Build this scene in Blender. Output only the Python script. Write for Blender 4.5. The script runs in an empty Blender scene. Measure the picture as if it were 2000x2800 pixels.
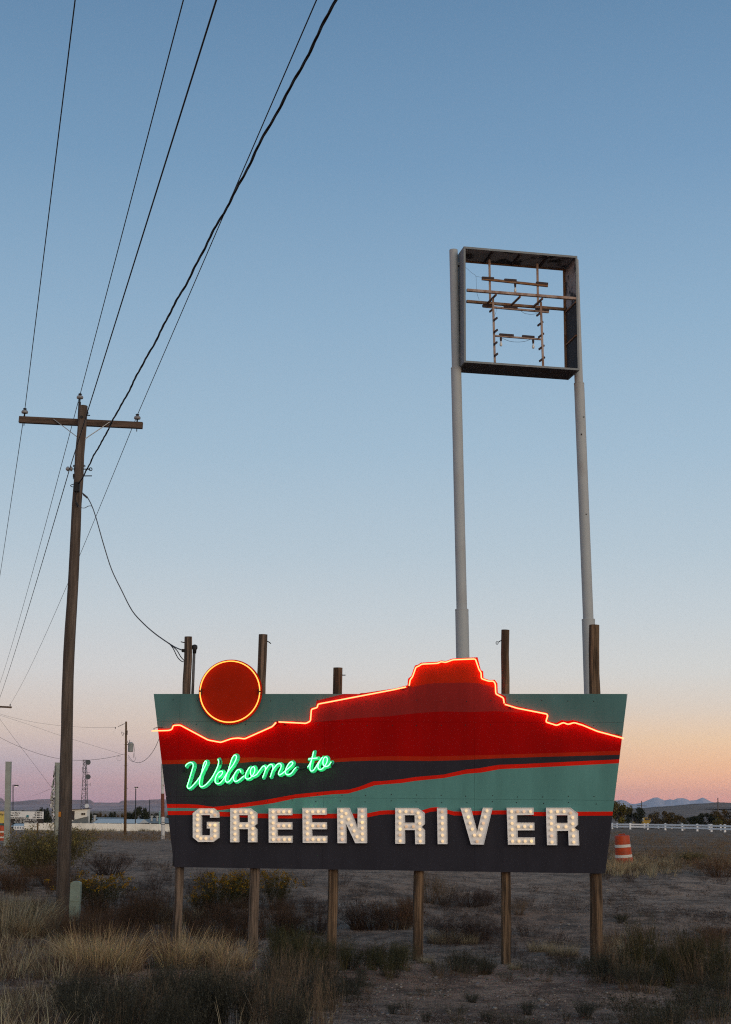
import bpy, bmesh, math, random, bisect
import numpy as np
from mathutils import Vector, Matrix, noise as mnoise
from mathutils.geometry import tessellate_polygon

SC = bpy.context.scene
COL = SC.collection
R = math.radians

# ------------------------------------------------------------------ camera
EYE = Vector((0.0, 0.0, 1.6))
F_PX = 4000.0                 # focal length in pixels of the 2000 x 2800 photograph
PITCH = math.atan(822 / F_PX)
ROLL = R(0.6)
FW = Vector((0, math.cos(PITCH), math.sin(PITCH)))
R0 = Vector((1, 0, 0)); U0 = Vector((0, -math.sin(PITCH), math.cos(PITCH)))
RT = R0 * math.cos(ROLL) + U0 * math.sin(ROLL)
UP = U0 * math.cos(ROLL) - R0 * math.sin(ROLL)
cam_d = bpy.data.cameras.new('camera')
cam_d.sensor_fit = 'VERTICAL'; cam_d.sensor_height = 36.0
cam_d.lens = 36.0 * F_PX / 2800.0
cam_d.clip_start = 0.1; cam_d.clip_end = 60000
cam = bpy.data.objects.new('camera', cam_d); COL.objects.link(cam)
cam.matrix_world = Matrix(((RT.x, UP.x, -FW.x, EYE.x), (RT.y, UP.y, -FW.y, EYE.y), (RT.z, UP.z, -FW.z, EYE.z), (0, 0, 0, 1)))
SC.camera = cam

def srgb(r, g, b, k=1.0):
    f = lambda c: (c / 255 / 12.92) if c / 255 <= 0.04045 else ((c / 255 + 0.055) / 1.055) ** 2.4
    return (f(r) * k, f(g) * k, f(b) * k, 1.0)

# ------------------------------------------------------------------ sky (after sunset, looking away from the sun)
SUN_AZ = R(150)     # clockwise from the view direction: behind the camera to the right
SUN_EL = R(6)
world = bpy.data.worlds.new('World'); SC.world = world; world.use_nodes = True
wt = world.node_tree; wt.nodes.clear()
def wn(t, **kw):
    n = wt.nodes.new(t)
    for k, v in kw.items(): setattr(n, k, v)
    return n
def wmath(op, a, b=None, clamp=False):
    n = wn('ShaderNodeMath', operation=op, use_clamp=clamp)
    for i, s in enumerate((a, b)):
        if s is None: continue
        if isinstance(s, (int, float)): n.inputs[i].default_value = s
        else: wt.links.new(s, n.inputs[i])
    return n.outputs[0]
tc = wn('ShaderNodeTexCoord'); sep = wn('ShaderNodeSeparateXYZ'); wt.links.new(tc.outputs['Generated'], sep.inputs[0])
elev = wmath('MULTIPLY', wmath('ARCSINE', sep.outputs['Z']), 180 / math.pi / 90)      # 0 horizon .. 1 zenith
def ramp(stops):
    n = wn('ShaderNodeValToRGB'); cr = n.color_ramp; cr.interpolation = 'EASE'
    cr.interpolation = 'LINEAR'
    while len(cr.elements) < len(stops): cr.elements.new(0.5)
    for e, (p, c) in zip(cr.elements, stops): e.position = p / 90.0; e.color = c
    wt.links.new(elev, n.inputs[0]); return n.outputs[0]
HAZE_D = 5.5e-5               # haze density; the sky behind it is given as seen through it
def thru(e, c):
    """colour of the sky itself so that, seen through the haze box at elevation e, it is c"""
    T = math.exp(-HAZE_D * min(14000.0, 215.0 / math.sin(R(max(e, .05))))); I = (.205, .185, .255)
    return tuple(max(.02, (x - (1 - T) * i) / T) for x, i in zip(srgb(*c)[:3], I)) + (1.0,)
SKY_COOL = [(e, thru(e, c)) for e, c in [(0.0, (160, 130, 152)), (0.5, (174, 144, 158)), (1.0, (179, 150, 161)), (1.6, (176, 161, 173)), (2.2, (191, 174, 178)), (3.0, (205, 188, 181)), (4.0, (206, 196, 192)),
            (5.2, (204, 203, 205)), (7.5, (192, 201, 209)), (10, (177, 194, 208)), (14, (158, 184, 205)), (19, (140, 171, 198)), (25, (115, 151, 184)), (32, (94, 130, 166)), (45, (82, 118, 155)), (90, (66, 98, 136))]]
SKY_WARM = [(e, thru(e, c)) for e, c in [(0.0, (196, 142, 148)), (0.6, (208, 150, 146)), (1.2, (226, 168, 146)), (1.9, (233, 184, 150)), (2.8, (230, 196, 165)), (4.0, (216, 202, 190)), (5.4, (207, 207, 206)),
            (7.5, (194, 203, 210)), (10, (179, 196, 209)), (14, (160, 186, 207)), (19, (141, 173, 200)), (25, (116, 152, 186)), (32, (95, 132, 168)), (45, (84, 120, 157)), (90, (68, 100, 138))]]
# the side of the sky where the sun went down: the warm light the photograph's surfaces get
SKY_GLOW = [(0.0, (0.95, 0.55, 0.30, 1)), (3, (1.0, 0.68, 0.40, 1)), (8, (0.98, 0.78, 0.55, 1)), (16, (0.74, 0.70, 0.60, 1)), (28, (0.40, 0.47, 0.53, 1)), (45, srgb(100, 134, 168)), (90, srgb(68, 100, 138))]
anti = R(-22)
dotn = wmath('ADD', wmath('MULTIPLY', sep.outputs['X'], math.sin(anti)), wmath('MULTIPLY', sep.outputs['Y'], math.cos(anti)))
hlen = wmath('SQRT', wmath('ADD', wmath('MULTIPLY', sep.outputs['X'], sep.outputs['X']), wmath('ADD', wmath('MULTIPLY', sep.outputs['Y'], sep.outputs['Y']), 1e-9)))
ang = wmath('MULTIPLY', wmath('ARCCOSINE', wmath('DIVIDE', dotn, hlen)), 180 / math.pi)
def smooth(lo, hi):
    n = wn('ShaderNodeMapRange', interpolation_type='SMOOTHSTEP'); wt.links.new(ang, n.inputs[0])
    n.inputs[1].default_value = lo; n.inputs[2].default_value = hi; return n.outputs[0]
def mixc(f, a, b):
    n = wn('ShaderNodeMix', data_type='RGBA'); wt.links.new(f, n.inputs[0]); wt.links.new(a, n.inputs[6]); wt.links.new(b, n.inputs[7]); return n.outputs[2]
sky = mixc(smooth(6, 40), ramp(SKY_COOL), ramp(SKY_WARM))
sky = mixc(smooth(70, 160), sky, ramp(SKY_GLOW))
bg = wn('ShaderNodeBackground'); wt.links.new(sky, bg.inputs[0]); bg.inputs[1].default_value = 1.0
nish = wn('ShaderNodeTexSky', sky_type='NISHITA', sun_disc=False)
nish.sun_elevation = R(1.0); nish.sun_rotation = SUN_AZ
bg2 = wn('ShaderNodeBackground'); wt.links.new(nish.outputs[0], bg2.inputs[0]); bg2.inputs[1].default_value = 0.012
adds = wn('ShaderNodeAddShader'); wt.links.new(bg.outputs[0], adds.inputs[0]); wt.links.new(bg2.outputs[0], adds.inputs[1])
wo = wn('ShaderNodeOutputWorld'); wt.links.new(adds.outputs[0], wo.inputs[0])

# afterglow: one weak, very soft sun from where the sun went down
sun_d = bpy.data.lights.new('sun', 'SUN'); sun_d.energy = 1.4; sun_d.angle = R(48); sun_d.color = (1.0, 0.86, 0.72)
sun = bpy.data.objects.new('sun', sun_d); COL.objects.link(sun)
sd = Vector((math.sin(SUN_AZ) * math.cos(SUN_EL), math.cos(SUN_AZ) * math.cos(SUN_EL), math.sin(SUN_EL)))
sun.rotation_euler = sd.to_track_quat('Z', 'Y').to_euler()

vs = SC.view_settings
vs.view_transform = 'Standard'; vs.look = 'None'; vs.exposure = 0.0; vs.gamma = 1.0; vs.use_curve_mapping = False
SC.render.engine = 'CYCLES'
SC.cycles.use_denoising = False        # the photograph has fine grain; a denoiser would smear the scrub
SC.cycles.max_bounces = 6; SC.cycles.diffuse_bounces = 3; SC.cycles.volume_bounces = 0
SC.cycles.transparent_max_bounces = 6
SC.cycles.sample_clamp_indirect = 6.0
SC.cycles.filter_width = 1.15

# ------------------------------------------------------------------ geometry helpers
def ray(px, py):
    return (FW + RT * ((px - 1000) / F_PX) - UP * ((py - 1400) / F_PX)).normalized()
def at(px, py, Y):
    d = ray(px, py); return EYE + d * (Y / d.y)
def mpp(px, py, Y):
    """metres per photograph pixel at that place"""
    p = at(px, py, Y) - EYE; return p.dot(FW) / F_PX

def lerp(a, b, t): return a + (b - a) * t
def sstep(a, b, x):
    t = min(1, max(0, (x - a) / (b - a))); return t * t * (3 - 2 * t)
def pl(x, xs, ys):
    i = bisect.bisect_right(xs, x)
    if i == 0: return ys[0]
    if i == len(xs): return ys[-1]
    t = (x - xs[i - 1]) / (xs[i] - xs[i - 1]); t = t * t * (3 - 2 * t) * .5 + t * .5
    return ys[i - 1] + (ys[i] - ys[i - 1]) * t
GY = [-30, 7, 10, 13, 16, 20, 24, 27.5, 30.5, 33, 36, 40, 47, 60, 400, 700]
GL = [0.0, 0.0, -.1, -.3, -.46, -.58, -.66, -.84, -.62, -.34, -.02, .04, .02, 0, -1.0, -1.2]
GR = [0.0, 0.0, -.1, -.3, -.48, -.62, -.74, -.70, -.58, -.46, -.32, -.16, .0, 0, -1.0, -1.2]
def ground_z(x, y):
    l, r = pl(y, GY, GL), pl(y, GY, GR)
    z = lerp(l, r, sstep(-1.5, 3.5, x - (y - 24) * 0.05))
    if y < 400:
        k = sstep(6, 14, y)
        n = mnoise.noise((x * .23, y * .19, 3.1)) * .09 + mnoise.noise((x * .7, y * .55, 9.7)) * .055 + mnoise.noise((x * 2.1, y * 1.8, 1.7)) * .022 + (mnoise.noise((x * 5.3, y * 4.6, 6.1)) * .014 if y < 46 else 0)
        z += n * k * (1 - .55 * sstep(45, 120, y)) - 2.0 * sstep(131, 150, y) * (1 - sstep(-14, 2, x)) * (1 - sstep(250, 400, y)) - .32 * math.exp(-((x + 22.5) / 5) ** 2 - ((y - 90) / 9) ** 2)
    return z
def ghit(px, py, y0=6.0, y1=900.0):
    d = ray(px, py); d = d / d.y
    if d.z < -1e-4: y0 = max(y0, min(y1, (EYE.z - .3) / -d.z))
    prev = y0; y = y0
    while y < y1:
        p = EYE + d * y
        if p.z < ground_z(p.x, p.y):
            a, b = prev, y
            for _ in range(24):
                m = (a + b) / 2; q = EYE + d * m
                if q.z < ground_z(q.x, q.y): b = m
                else: a = m
            return EYE + d * b
        prev = y; y += max(.12, y * .006)
    return EYE + d * y1

class Thing:
    """one top-level thing: an Empty at its base that parents its parts"""
    def __init__(self, name, label, cat, loc, rz=0.0, group=None, kind=None):
        o = bpy.data.objects.new(name, None); COL.objects.link(o); o.empty_display_size = .2
        o.location = loc; o.rotation_euler = (0, 0, rz); self.o = o
        self.loc = Vector(loc); self.rot = Matrix.Rotation(rz, 3, 'Z'); self.inv = self.rot.inverted()
        tag(o, label, cat, group, kind)
def tag(o, label=None, cat=None, group=None, kind=None):
    for k, v in (('label', label), ('category', cat), ('group', group), ('kind', kind)):
        if v: o[k] = v
    return o

class MB:
    def __init__(self): self.v = []; self.f = []; self.m = []
    def add(self, vs, fs, m=0):
        b = len(self.v); self.v.extend(Vector(p) for p in vs)
        for f in fs: self.f.append(tuple(i + b for i in f)); self.m.append(m)
        return self
    def box(self, c, s, rot=None, m=0):
        c = Vector(c); hx, hy, hz = s[0] / 2, s[1] / 2, s[2] / 2
        p = [Vector((x, y, z)) for x in (-hx, hx) for y in (-hy, hy) for z in (-hz, hz)]
        if rot is not None: p = [rot @ q for q in p]
        return self.add([c + q for q in p], [(0, 1, 3, 2), (4, 6, 7, 5), (0, 4, 5, 1), (2, 3, 7, 6), (0, 2, 6, 4), (1, 5, 7, 3)], m)
    def bar(self, a, b, w, d=None, up=(0, 0, 1), m=0):
        """square bar from a to b; w across, d along 'up'"""
        a, b = Vector(a), Vector(b); d = w if d is None else d
        z = (b - a); L = z.length; z.normalize(); u = Vector(up)
        if abs(u.dot(z)) > .97: u = Vector((0, 1, 0))
        x = u.cross(z).normalized(); y = z.cross(x)
        return self.box((a + b) / 2, (w, d, L), Matrix((x, y, z)).transposed(), m)
    def tube(self, pts, r, n=8, m=0, caps=True, closed=False, jit=0, rng=None):
        pts = [Vector(p) for p in pts]; k = len(pts)
        rr = [r] * k if isinstance(r, (int, float)) else list(r)
        vs = []; prev = None
        for i, p in enumerate(pts):
            if closed: t = pts[(i + 1) % k] - pts[i - 1]
            else: t = pts[min(i + 1, k - 1)] - pts[max(i - 1, 0)]
            if t.length < 1e-9: t = Vector((0, 0, 1))
            t.normalize()
            if prev is None:
                a = Vector((0, 0, 1)) if abs(t.z) < .9 else Vector((1, 0, 0))
                x = a.cross(t).normalized()
            else:
                x = (prev - t * prev.dot(t))
                x = x.normalized() if x.length > 1e-6 else prev
            prev = x; y = t.cross(x)
            for j in range(n):
                q = 2 * math.pi * j / n
                rad = rr[i] * (1 + (rng.uniform(-jit, jit) if jit else 0))
                vs.append(p + (x * math.cos(q) + y * math.sin(q)) * rad)
        fs = []
        for i in range(k if closed else k - 1):
            a = i * n; b = ((i + 1) % k) * n
            for j in range(n): fs.append((a + j, a + (j + 1) % n, b + (j + 1) % n, b + j))
        if caps and not closed:
            fs.append(tuple(range(n - 1, -1, -1))); fs.append(tuple((k - 1) * n + j for j in range(n)))
        return self.add(vs, fs, m)
    def lathe(self, o, prof, n=16, axis=(0, 0, 1), m=0, ms=None):
        o = Vector(o); z = Vector(axis).normalized(); a = Vector((1, 0, 0)) if abs(z.x) < .9 else Vector((0, 1, 0))
        x = a.cross(z).normalized(); y = z.cross(x)
        b = len(self.v)
        for r, h in prof:
            for j in range(n):
                q = 2 * math.pi * j / n; self.v.append(o + z * h + (x * math.cos(q) + y * math.sin(q)) * max(r, 1e-4))
        for i in range(len(prof) - 1):
            for j in range(n):
                self.f.append((b + i * n + j, b + i * n + (j + 1) % n, b + (i + 1) * n + (j + 1) % n, b + (i + 1) * n + j)); self.m.append(ms[i] if ms else m)
        self.f.append(tuple(b + j for j in range(n - 1, -1, -1))); self.m.append(ms[0] if ms else m)
        self.f.append(tuple(b + (len(prof) - 1) * n + j for j in range(n))); self.m.append(ms[-1] if ms else m)
        return self
    def build(self, name, mats, parent=None, smooth=False, local=False):
        """parent: Thing (world coordinates are turned into its own), or an object whose space the thing shares"""
        me = bpy.data.meshes.new(name)
        if isinstance(parent, Thing) and not local: vs = [parent.inv @ (p - parent.loc) for p in self.v]
        else: vs = self.v
        me.from_pydata([tuple(p) for p in vs], [], self.f)
        for mm in (mats if isinstance(mats, (list, tuple)) else [mats]): me.materials.append(mm)
        me.polygons.foreach_set('material_index', self.m)
        if smooth: me.polygons.foreach_set('use_smooth', [True] * len(me.polygons))
        me.update()
        o = bpy.data.objects.new(name, me); COL.objects.link(o)
        if parent is not None: o.parent = parent.o if isinstance(parent, Thing) else parent
        return o
def sub(mb, name, mats, part, thing, smooth=False):
    """a sub-part: a child of a part of 'thing' (parts sit at the thing's own origin)"""
    o = mb.build(name, mats, thing, smooth); o.parent = part; return o
def part_copy(o, parent=None):
    c = o.copy(); COL.objects.link(c); c.parent = parent
    for ch in list(o.children): part_copy(ch, c)
    return c
def autosmooth(o, deg=35):
    me = o.data
    me.polygons.foreach_set('use_smooth', [True] * len(me.polygons))
    me.set_sharp_from_angle(angle=R(deg))
    return o

# ------------------------------------------------------------------ materials
def mat(name, base, rough=.8, var=.18, scale=6.0, stretch=(1, 1, 1), second=None, s_scale=2.0, s_amt=.5, s_lo=.45, s_hi=.62, bump=.15, b_scale=None, metal=0.0, spec=.3,
        island=0.0, r_lo=.28, r_hi=.72, emit=None, e_str=0.0, detail=6.0, objrand=0.0, coat=0.0):
    m = bpy.data.materials.new(name); m.use_nodes = True; t = m.node_tree; N = t.nodes; L = t.links
    p = N['Principled BSDF']
    p.inputs['Roughness'].default_value = rough; p.inputs['Metallic'].default_value = metal
    p.inputs['Specular IOR Level'].default_value = spec
    p.inputs['Coat Weight'].default_value = coat
    c0 = tuple(base[:3])
    tcn = N.new('ShaderNodeTexCoord'); mp = N.new('ShaderNodeMapping'); L.new(tcn.outputs['Object'], mp.inputs[0])
    mp.inputs['Scale'].default_value = stretch
    nz = N.new('ShaderNodeTexNoise'); nz.inputs['Scale'].default_value = scale; nz.inputs['Detail'].default_value = detail; nz.inputs['Roughness'].default_value = .62
    L.new(mp.outputs[0], nz.inputs['Vector'])
    cr = N.new('ShaderNodeValToRGB'); L.new(nz.outputs[0], cr.inputs[0])
    cr.color_ramp.elements[0].position = r_lo; cr.color_ramp.elements[1].position = r_hi
    cr.color_ramp.elements[0].color = tuple(max(0, c * (1 - var)) for c in c0) + (1,)
    cr.color_ramp.elements[1].color = tuple(min(1, c * (1 + var)) for c in c0) + (1,)
    col = cr.outputs[0]
    def mix(f, a, b, bt='MIX'):
        n = N.new('ShaderNodeMix'); n.data_type = 'RGBA'; n.blend_type = bt
        if isinstance(f, float): n.inputs[0].default_value = f
        else: L.new(f, n.inputs[0])
        L.new(a, n.inputs[6])
        if isinstance(b, tuple): n.inputs[7].default_value = b
        else: L.new(b, n.inputs[7])
        return n.outputs[2]
    if second is not None:
        n2 = N.new('ShaderNodeTexNoise'); n2.inputs['Scale'].default_value = s_scale; n2.inputs['Detail'].default_value = 7.0; n2.inputs['Roughness'].default_value = .65
        L.new(mp.outputs[0], n2.inputs['Vector'])
        r2 = N.new('ShaderNodeMapRange'); L.new(n2.outputs[0], r2.inputs[0]); r2.inputs[1].default_value = s_lo; r2.inputs[2].default_value = s_hi; r2.inputs[4].default_value = s_amt
        col = mix(r2.outputs[0], col, tuple(second[:3]) + (1,))
    if island:
        g = N.new('ShaderNodeNewGeometry'); hs = N.new('ShaderNodeHueSaturation'); L.new(col, hs.inputs['Color'])
        mr = N.new('ShaderNodeMapRange'); L.new(g.outputs['Random Per Island'], mr.inputs[0]); mr.inputs[3].default_value = 1 - island; mr.inputs[4].default_value = 1 + island
        L.new(mr.outputs[0], hs.inputs['Value'])
        ml = N.new('ShaderNodeMath'); ml.operation = 'MULTIPLY_ADD'; ml.inputs[1].default_value = .05; ml.inputs[2].default_value = .475
        w = N.new('ShaderNodeTexWhiteNoise'); w.noise_dimensions = '1D'; L.new(g.outputs['Random Per Island'], w.inputs['W']); L.new(w.outputs[0], ml.inputs[0]); L.new(ml.outputs[0], hs.inputs['Hue'])
        col = hs.outputs[0]
    if objrand:
        oi = N.new('ShaderNodeObjectInfo'); hs = N.new('ShaderNodeHueSaturation'); L.new(col, hs.inputs['Color'])
        mr = N.new('ShaderNodeMapRange'); L.new(oi.outputs['Random'], mr.inputs[0]); mr.inputs[3].default_value = 1 - objrand; mr.inputs[4].default_value = 1 + objrand
        L.new(mr.outputs[0], hs.inputs['Value']); col = hs.outputs[0]
    L.new(col, p.inputs['Base Color'])
    if bump:
        nb = N.new('ShaderNodeTexNoise'); nb.inputs['Scale'].default_value = b_scale or scale * 3; nb.inputs['Detail'].default_value = 6.0; L.new(mp.outputs[0], nb.inputs['Vector'])
        bp = N.new('ShaderNodeBump'); bp.inputs['Strength'].default_value = min(1, bump); bp.inputs['Distance'].default_value = .02; L.new(nb.outputs[0], bp.inputs['Height']); L.new(bp.outputs[0], p.inputs['Normal'])
    if emit is not None:
        p.inputs['Emission Color'].default_value = tuple(emit[:3]) + (1,); p.inputs['Emission Strength'].default_value = e_str
    return m
def dk(c, k): return tuple(x * k for x in c[:3])

M = {}
M['wood_grey'] = mat('weathered_wood_grey', (.125, .090, .066), .9, .62, 3, (9, 9, .35), second=(.035, .024, .018), s_scale=1.4, s_amt=.9, s_lo=.52, s_hi=.62, bump=.9, b_scale=9, r_lo=.40, r_hi=.60)
M['wood_tan'] = mat('weathered_wood_tan', (.122, .078, .046), .9, .70, 3, (7, 7, .34), second=(.045, .027, .016), s_scale=1.1, s_amt=.9, s_lo=.48, s_hi=.58, bump=.9, b_scale=9, r_lo=.40, r_hi=.60)
M['wood_pole'] = mat('creosote_pole_wood', (.108, .083, .065), .9, .50, 4, (6, 6, .40), second=(.060, .040, .030), s_scale=1.2, s_amt=.7, s_lo=.46, s_hi=.66, bump=.9, b_scale=9, r_lo=.33, r_hi=.67)
M['wood_far'] = mat('brown_pole_wood', (.13, .075, .035), .9, .3, 5, (8, 8, .4), bump=.5)
M['wood_arm'] = mat('crossarm_wood', (.100, .066, .047), .9, .5, 5, (.4, 4, 4), bump=.8, b_scale=14)
M['iron'] = mat('dark_iron', (.022, .022, .024), .6, .3, 20, metal=.3, bump=.2)
M['galv'] = mat('galvanised_steel', (.30, .31, .31), .5, .2, 12, metal=.5, bump=.15)
M['porcelain'] = mat('grey_porcelain', (.23, .23, .24), .25, .1, 10, bump=.03, spec=.5)
M['wire'] = mat('dark_wire', (.03, .031, .034), .6, .2, 9, bump=0)
M['wire_black'] = mat('black_cable', (.008, .008, .009), .55, .2, 9, bump=0)
M['wire_grey'] = mat('grey_cable', (.10, .10, .10), .6, .2, 9, bump=0)

# ================================================================== THE LAND
def ground_material():
    m = bpy.data.materials.new('dry_dirt'); m.use_nodes = True; t = m.node_tree; N = t.nodes; L = t.links
    p = N['Principled BSDF']; p.inputs['Roughness'].default_value = .95; p.inputs['Specular IOR Level'].default_value = .15
    tcn = N.new('ShaderNodeTexCoord')
    def nz(s, d=8, r=.65):
        n = N.new('ShaderNodeTexNoise'); n.inputs['Scale'].default_value = s; n.inputs['Detail'].default_value = d; n.inputs['Roughness'].default_value = r
        L.new(tcn.outputs['Object'], n.inputs['Vector']); return n.outputs[0]
    def mr(i, a, b, c=0., d=1.):
        n = N.new('ShaderNodeMapRange'); L.new(i, n.inputs[0])
        for k, v in zip((1, 2, 3, 4), (a, b, c, d)): n.inputs[k].default_value = v
        return n.outputs[0]
    def mix(f, a, b):
        n = N.new('ShaderNodeMix'); n.data_type = 'RGBA'; L.new(f, n.inputs[0])
        for i, s in ((6, a), (7, b)):
            if isinstance(s, tuple): n.inputs[i].default_value = s + (1,)
            else: L.new(s, n.inputs[i])
        return n.outputs[2]
    c = mix(mr(nz(.35), .35, .65), (.450, .302, .212), (.320, .218, .155))
    c = mix(mr(nz(.09, 6), .46, .62), c, (.320, .195, .128))
    # dry litter and dead stalks matted over the open field beyond the lot
    sx = N.new('ShaderNodeSeparateXYZ'); L.new(tcn.outputs['Object'], sx.inputs[0])
    fld = N.new('ShaderNodeMath'); fld.operation = 'MULTIPLY'; L.new(mr(sx.outputs['Y'], 38, 60), fld.inputs[0]); L.new(mr(nz(.16, 9, .7), .36, .52, .25, 1.0), fld.inputs[1])
    fl2 = N.new('ShaderNodeMath'); fl2.operation = 'MULTIPLY'; L.new(fld.outputs[0], fl2.inputs[0]); L.new(mr(sx.outputs['X'], -3, 7, .12, 1.0), fl2.inputs[1])
    c = mix(fl2.outputs[0], c, (.185, .120, .074))
    c = mix(mr(nz(1.3, 10, .80), .46, .58, 0, .95), c, (.120, .079, .056))
    c = mix(mr(nz(46, 3, .7), .55, .68, 0, .6), c, (.48, .36, .28))
    c = mix(mr(nz(7, 9, .82), .51, .64, 0, .75), c, (.098, .066, .048))
    L.new(c, p.inputs['Base Color'])
    b1 = N.new('ShaderNodeBump'); b1.inputs['Strength'].default_value = .95; b1.inputs['Distance'].default_value = .10; L.new(nz(3.2, 10, .72), b1.inputs['Height'])
    b2 = N.new('ShaderNodeBump'); b2.inputs['Strength'].default_value = .8; b2.inputs['Distance'].default_value = .035; L.new(nz(22, 6, .7), b2.inputs['Height']); L.new(b1.outputs[0], b2.inputs['Normal'])
    L.new(b2.outputs[0], p.inputs['Normal'])
    return m
M['dirt'] = ground_material()

ys = [-400, -250, -150, -90, -55, -35] + list(np.arange(-24, 10, 1.0)) + list(np.arange(10, 42, .13))
while ys[-1] < 14500: ys.append(ys[-1] * 1.035)
ts = np.linspace(-1, 1, 321)
ss = np.sign(ts) * np.abs(ts) ** 1.6
gv = []; gf = []
for y in ys:
    w = abs(y) * 1.15 + 34
    for s in ss:
        x = s * w; gv.append((x, y, ground_z(x, y)))
nc = len(ss)
for i in range(len(ys) - 1):
    for j in range(nc - 1):
        a = i * nc + j; gf.append((a, a + 1, a + nc + 1, a + nc))
gm = bpy.data.meshes.new('ground'); gm.from_pydata(gv, [], gf); gm.materials.append(M['dirt'])
gm.polygons.foreach_set('use_smooth', [True] * len(gm.polygons)); gm.update()
ground = bpy.data.objects.new('ground', gm); COL.objects.link(ground); tag(ground, 'bare grey brown dirt with scattered gravel', None, None, 'structure')

def relief(name, sil, Y, depth_f, depth_b, prof, material, zb=-1.5, amp=.08, ns=.004, step=3.0, label=None, seed=0.0, rows=26):
    """a real landform: sil is its skyline in photograph pixels at distance Y, prof its cross-section (0 foot .. 1 rim)"""
    xs = [s[0] for s in sil]; yy = [s[1] for s in sil]
    cols = np.arange(xs[0], xs[-1] + .1, step)
    v = []; f = []
    for cx in cols:
        top = at(cx, float(np.interp(cx, xs, yy)), Y); h = top.z - zb
        for k in range(rows):
            t = k / (rows - 1)                     # 0 foot .. 0.7 rim .. 1 back
            if t <= .7:
                u = t / .7; q = float(np.interp(u, prof[0], prof[1])); dy = -depth_f * (1 - u)
            else:
                u = (t - .7) / .3; q = 1 - .25 * u; dy = depth_b * u
            y = Y + dy; x = top.x * (1 + dy / Y)
            n = mnoise.fractal((x * ns + seed, y * ns, seed), .9, 2.1, 5)
            gully = abs(mnoise.noise((x * ns * 3.1, y * ns * .8, seed + 5))) 
            zz = zb + h * max(0, q * (1 - (amp * gully * 1.5 if t < .69 else 0)) + (amp * n * q * (1 - q) * 3 if t < .7 else amp * .2 * n))
            v.append((x, y + n * depth_f * .12 * (1 - abs(2 * min(1, t / .7) - 1)), zz))
    n = len(cols)
    for i in range(n - 1):
        for k in range(rows - 1):
            a = i * rows + k; f.append((a, a + rows, a + rows + 1, a + 1))
    me = bpy.data.meshes.new(name); me.from_pydata(v, [], f); me.materials.append(material); me.update()
    o = bpy.data.objects.new(name, me); COL.objects.link(o); return tag(o, label, None, None, 'structure')

M['mesa'] = mat('mesa_rock', (.44, .275, .255), .95, .35, .004, (1, 1, 12), second=(.28, .175, .165), s_scale=.006, s_amt=.9, bump=0)
M['hill'] = mat('hill_scrub', (.185, .118, .085), .95, .45, .006, (1, .5, 14), second=(.085, .055, .042), s_scale=.012, s_amt=.9, bump=0, r_lo=.4, r_hi=.6)
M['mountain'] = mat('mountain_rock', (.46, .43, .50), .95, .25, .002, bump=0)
relief('mesa', [(-900, 2196), (-300, 2186), (-60, 2178), (-5, 2178), (0, 2180), (6, 2184), (8, 2190), (17, 2193), (60, 2190), (100, 2186), (140, 2184), (200, 2186.5), (245, 2186), (252, 2189), (257, 2194), (300, 2194.5), (327, 2194), (332, 2190), (340, 2188.5),
        (400, 2187), (430, 2185.5), (445, 2184.5), (500, 2186), (640, 2190), (700, 2197), (900, 2208), (1100, 2216)], 5200, 900, 700, ([0, .35, .66, .80, .83, 1], [0, .10, .34, .60, .98, 1]), M['mesa'], zb=-4, amp=.10, ns=.006, seed=2.0,
       label='long flat topped mesa with a stepped rim on the left skyline')
relief('hill', [(1150, 2228), (1400, 2222), (1600, 2215), (1690, 2212), (1760, 2208.5), (1850, 2201), (1900, 2197), (1950, 2193.5), (1975, 2193), (2060, 2196), (2300, 2190), (2700, 2200), (2900, 2220)], 1900, 1250, 700,
       ([0, .4, .75, .9, 1], [0, .28, .66, .92, 1]), M['hill'], zb=-1.35, amp=.10, ns=.008, seed=7.0, label='low brown scrub hill rising to the right')
relief('mountain_range', [(1500, 2212), (1640, 2200), (1672, 2194), (1685, 2188.5), (1700, 2186.5), (1712, 2189), (1725, 2197), (1738, 2198), (1760, 2193), (1778, 2185), (1790, 2180.5), (1800, 2180), (1810, 2185), (1818, 2188), (1832, 2184.5), (1842, 2186),
        (1852, 2181.5), (1868, 2181), (1878, 2184), (1886, 2188), (1905, 2187), (1914, 2183.5), (1921, 2180), (1930, 2184), (1945, 2192), (1970, 2197), (2100, 2204), (2300, 2214)], 12600, 1500, 900,
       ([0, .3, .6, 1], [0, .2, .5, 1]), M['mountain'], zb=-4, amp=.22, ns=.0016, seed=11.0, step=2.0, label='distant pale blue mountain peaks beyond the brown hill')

# the air between here and the far skyline
hm = bpy.data.materials.new('thin_air'); hm.use_nodes = True; ht = hm.node_tree; ht.nodes.clear()
hv = ht.nodes.new('ShaderNodeVolumePrincipled'); ho = ht.nodes.new('ShaderNodeOutputMaterial'); ht.links.new(hv.outputs[0], ho.inputs['Volume'])
hv.inputs['Color'].default_value = (.80, .86, .97, 1); hv.inputs['Density'].default_value = HAZE_D; hv.inputs['Anisotropy'].default_value = 0.0
hb = MB().box((0, 6900, 110), (34000, 14600, 240))
haze = hb.build('haze', hm); tag(haze, 'thin bluish evening haze over the far plain', None, None, 'stuff'); haze.visible_shadow = True
hm.cycles.homogeneous_volume = True if hasattr(hm.cycles, 'homogeneous_volume') else True

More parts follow.
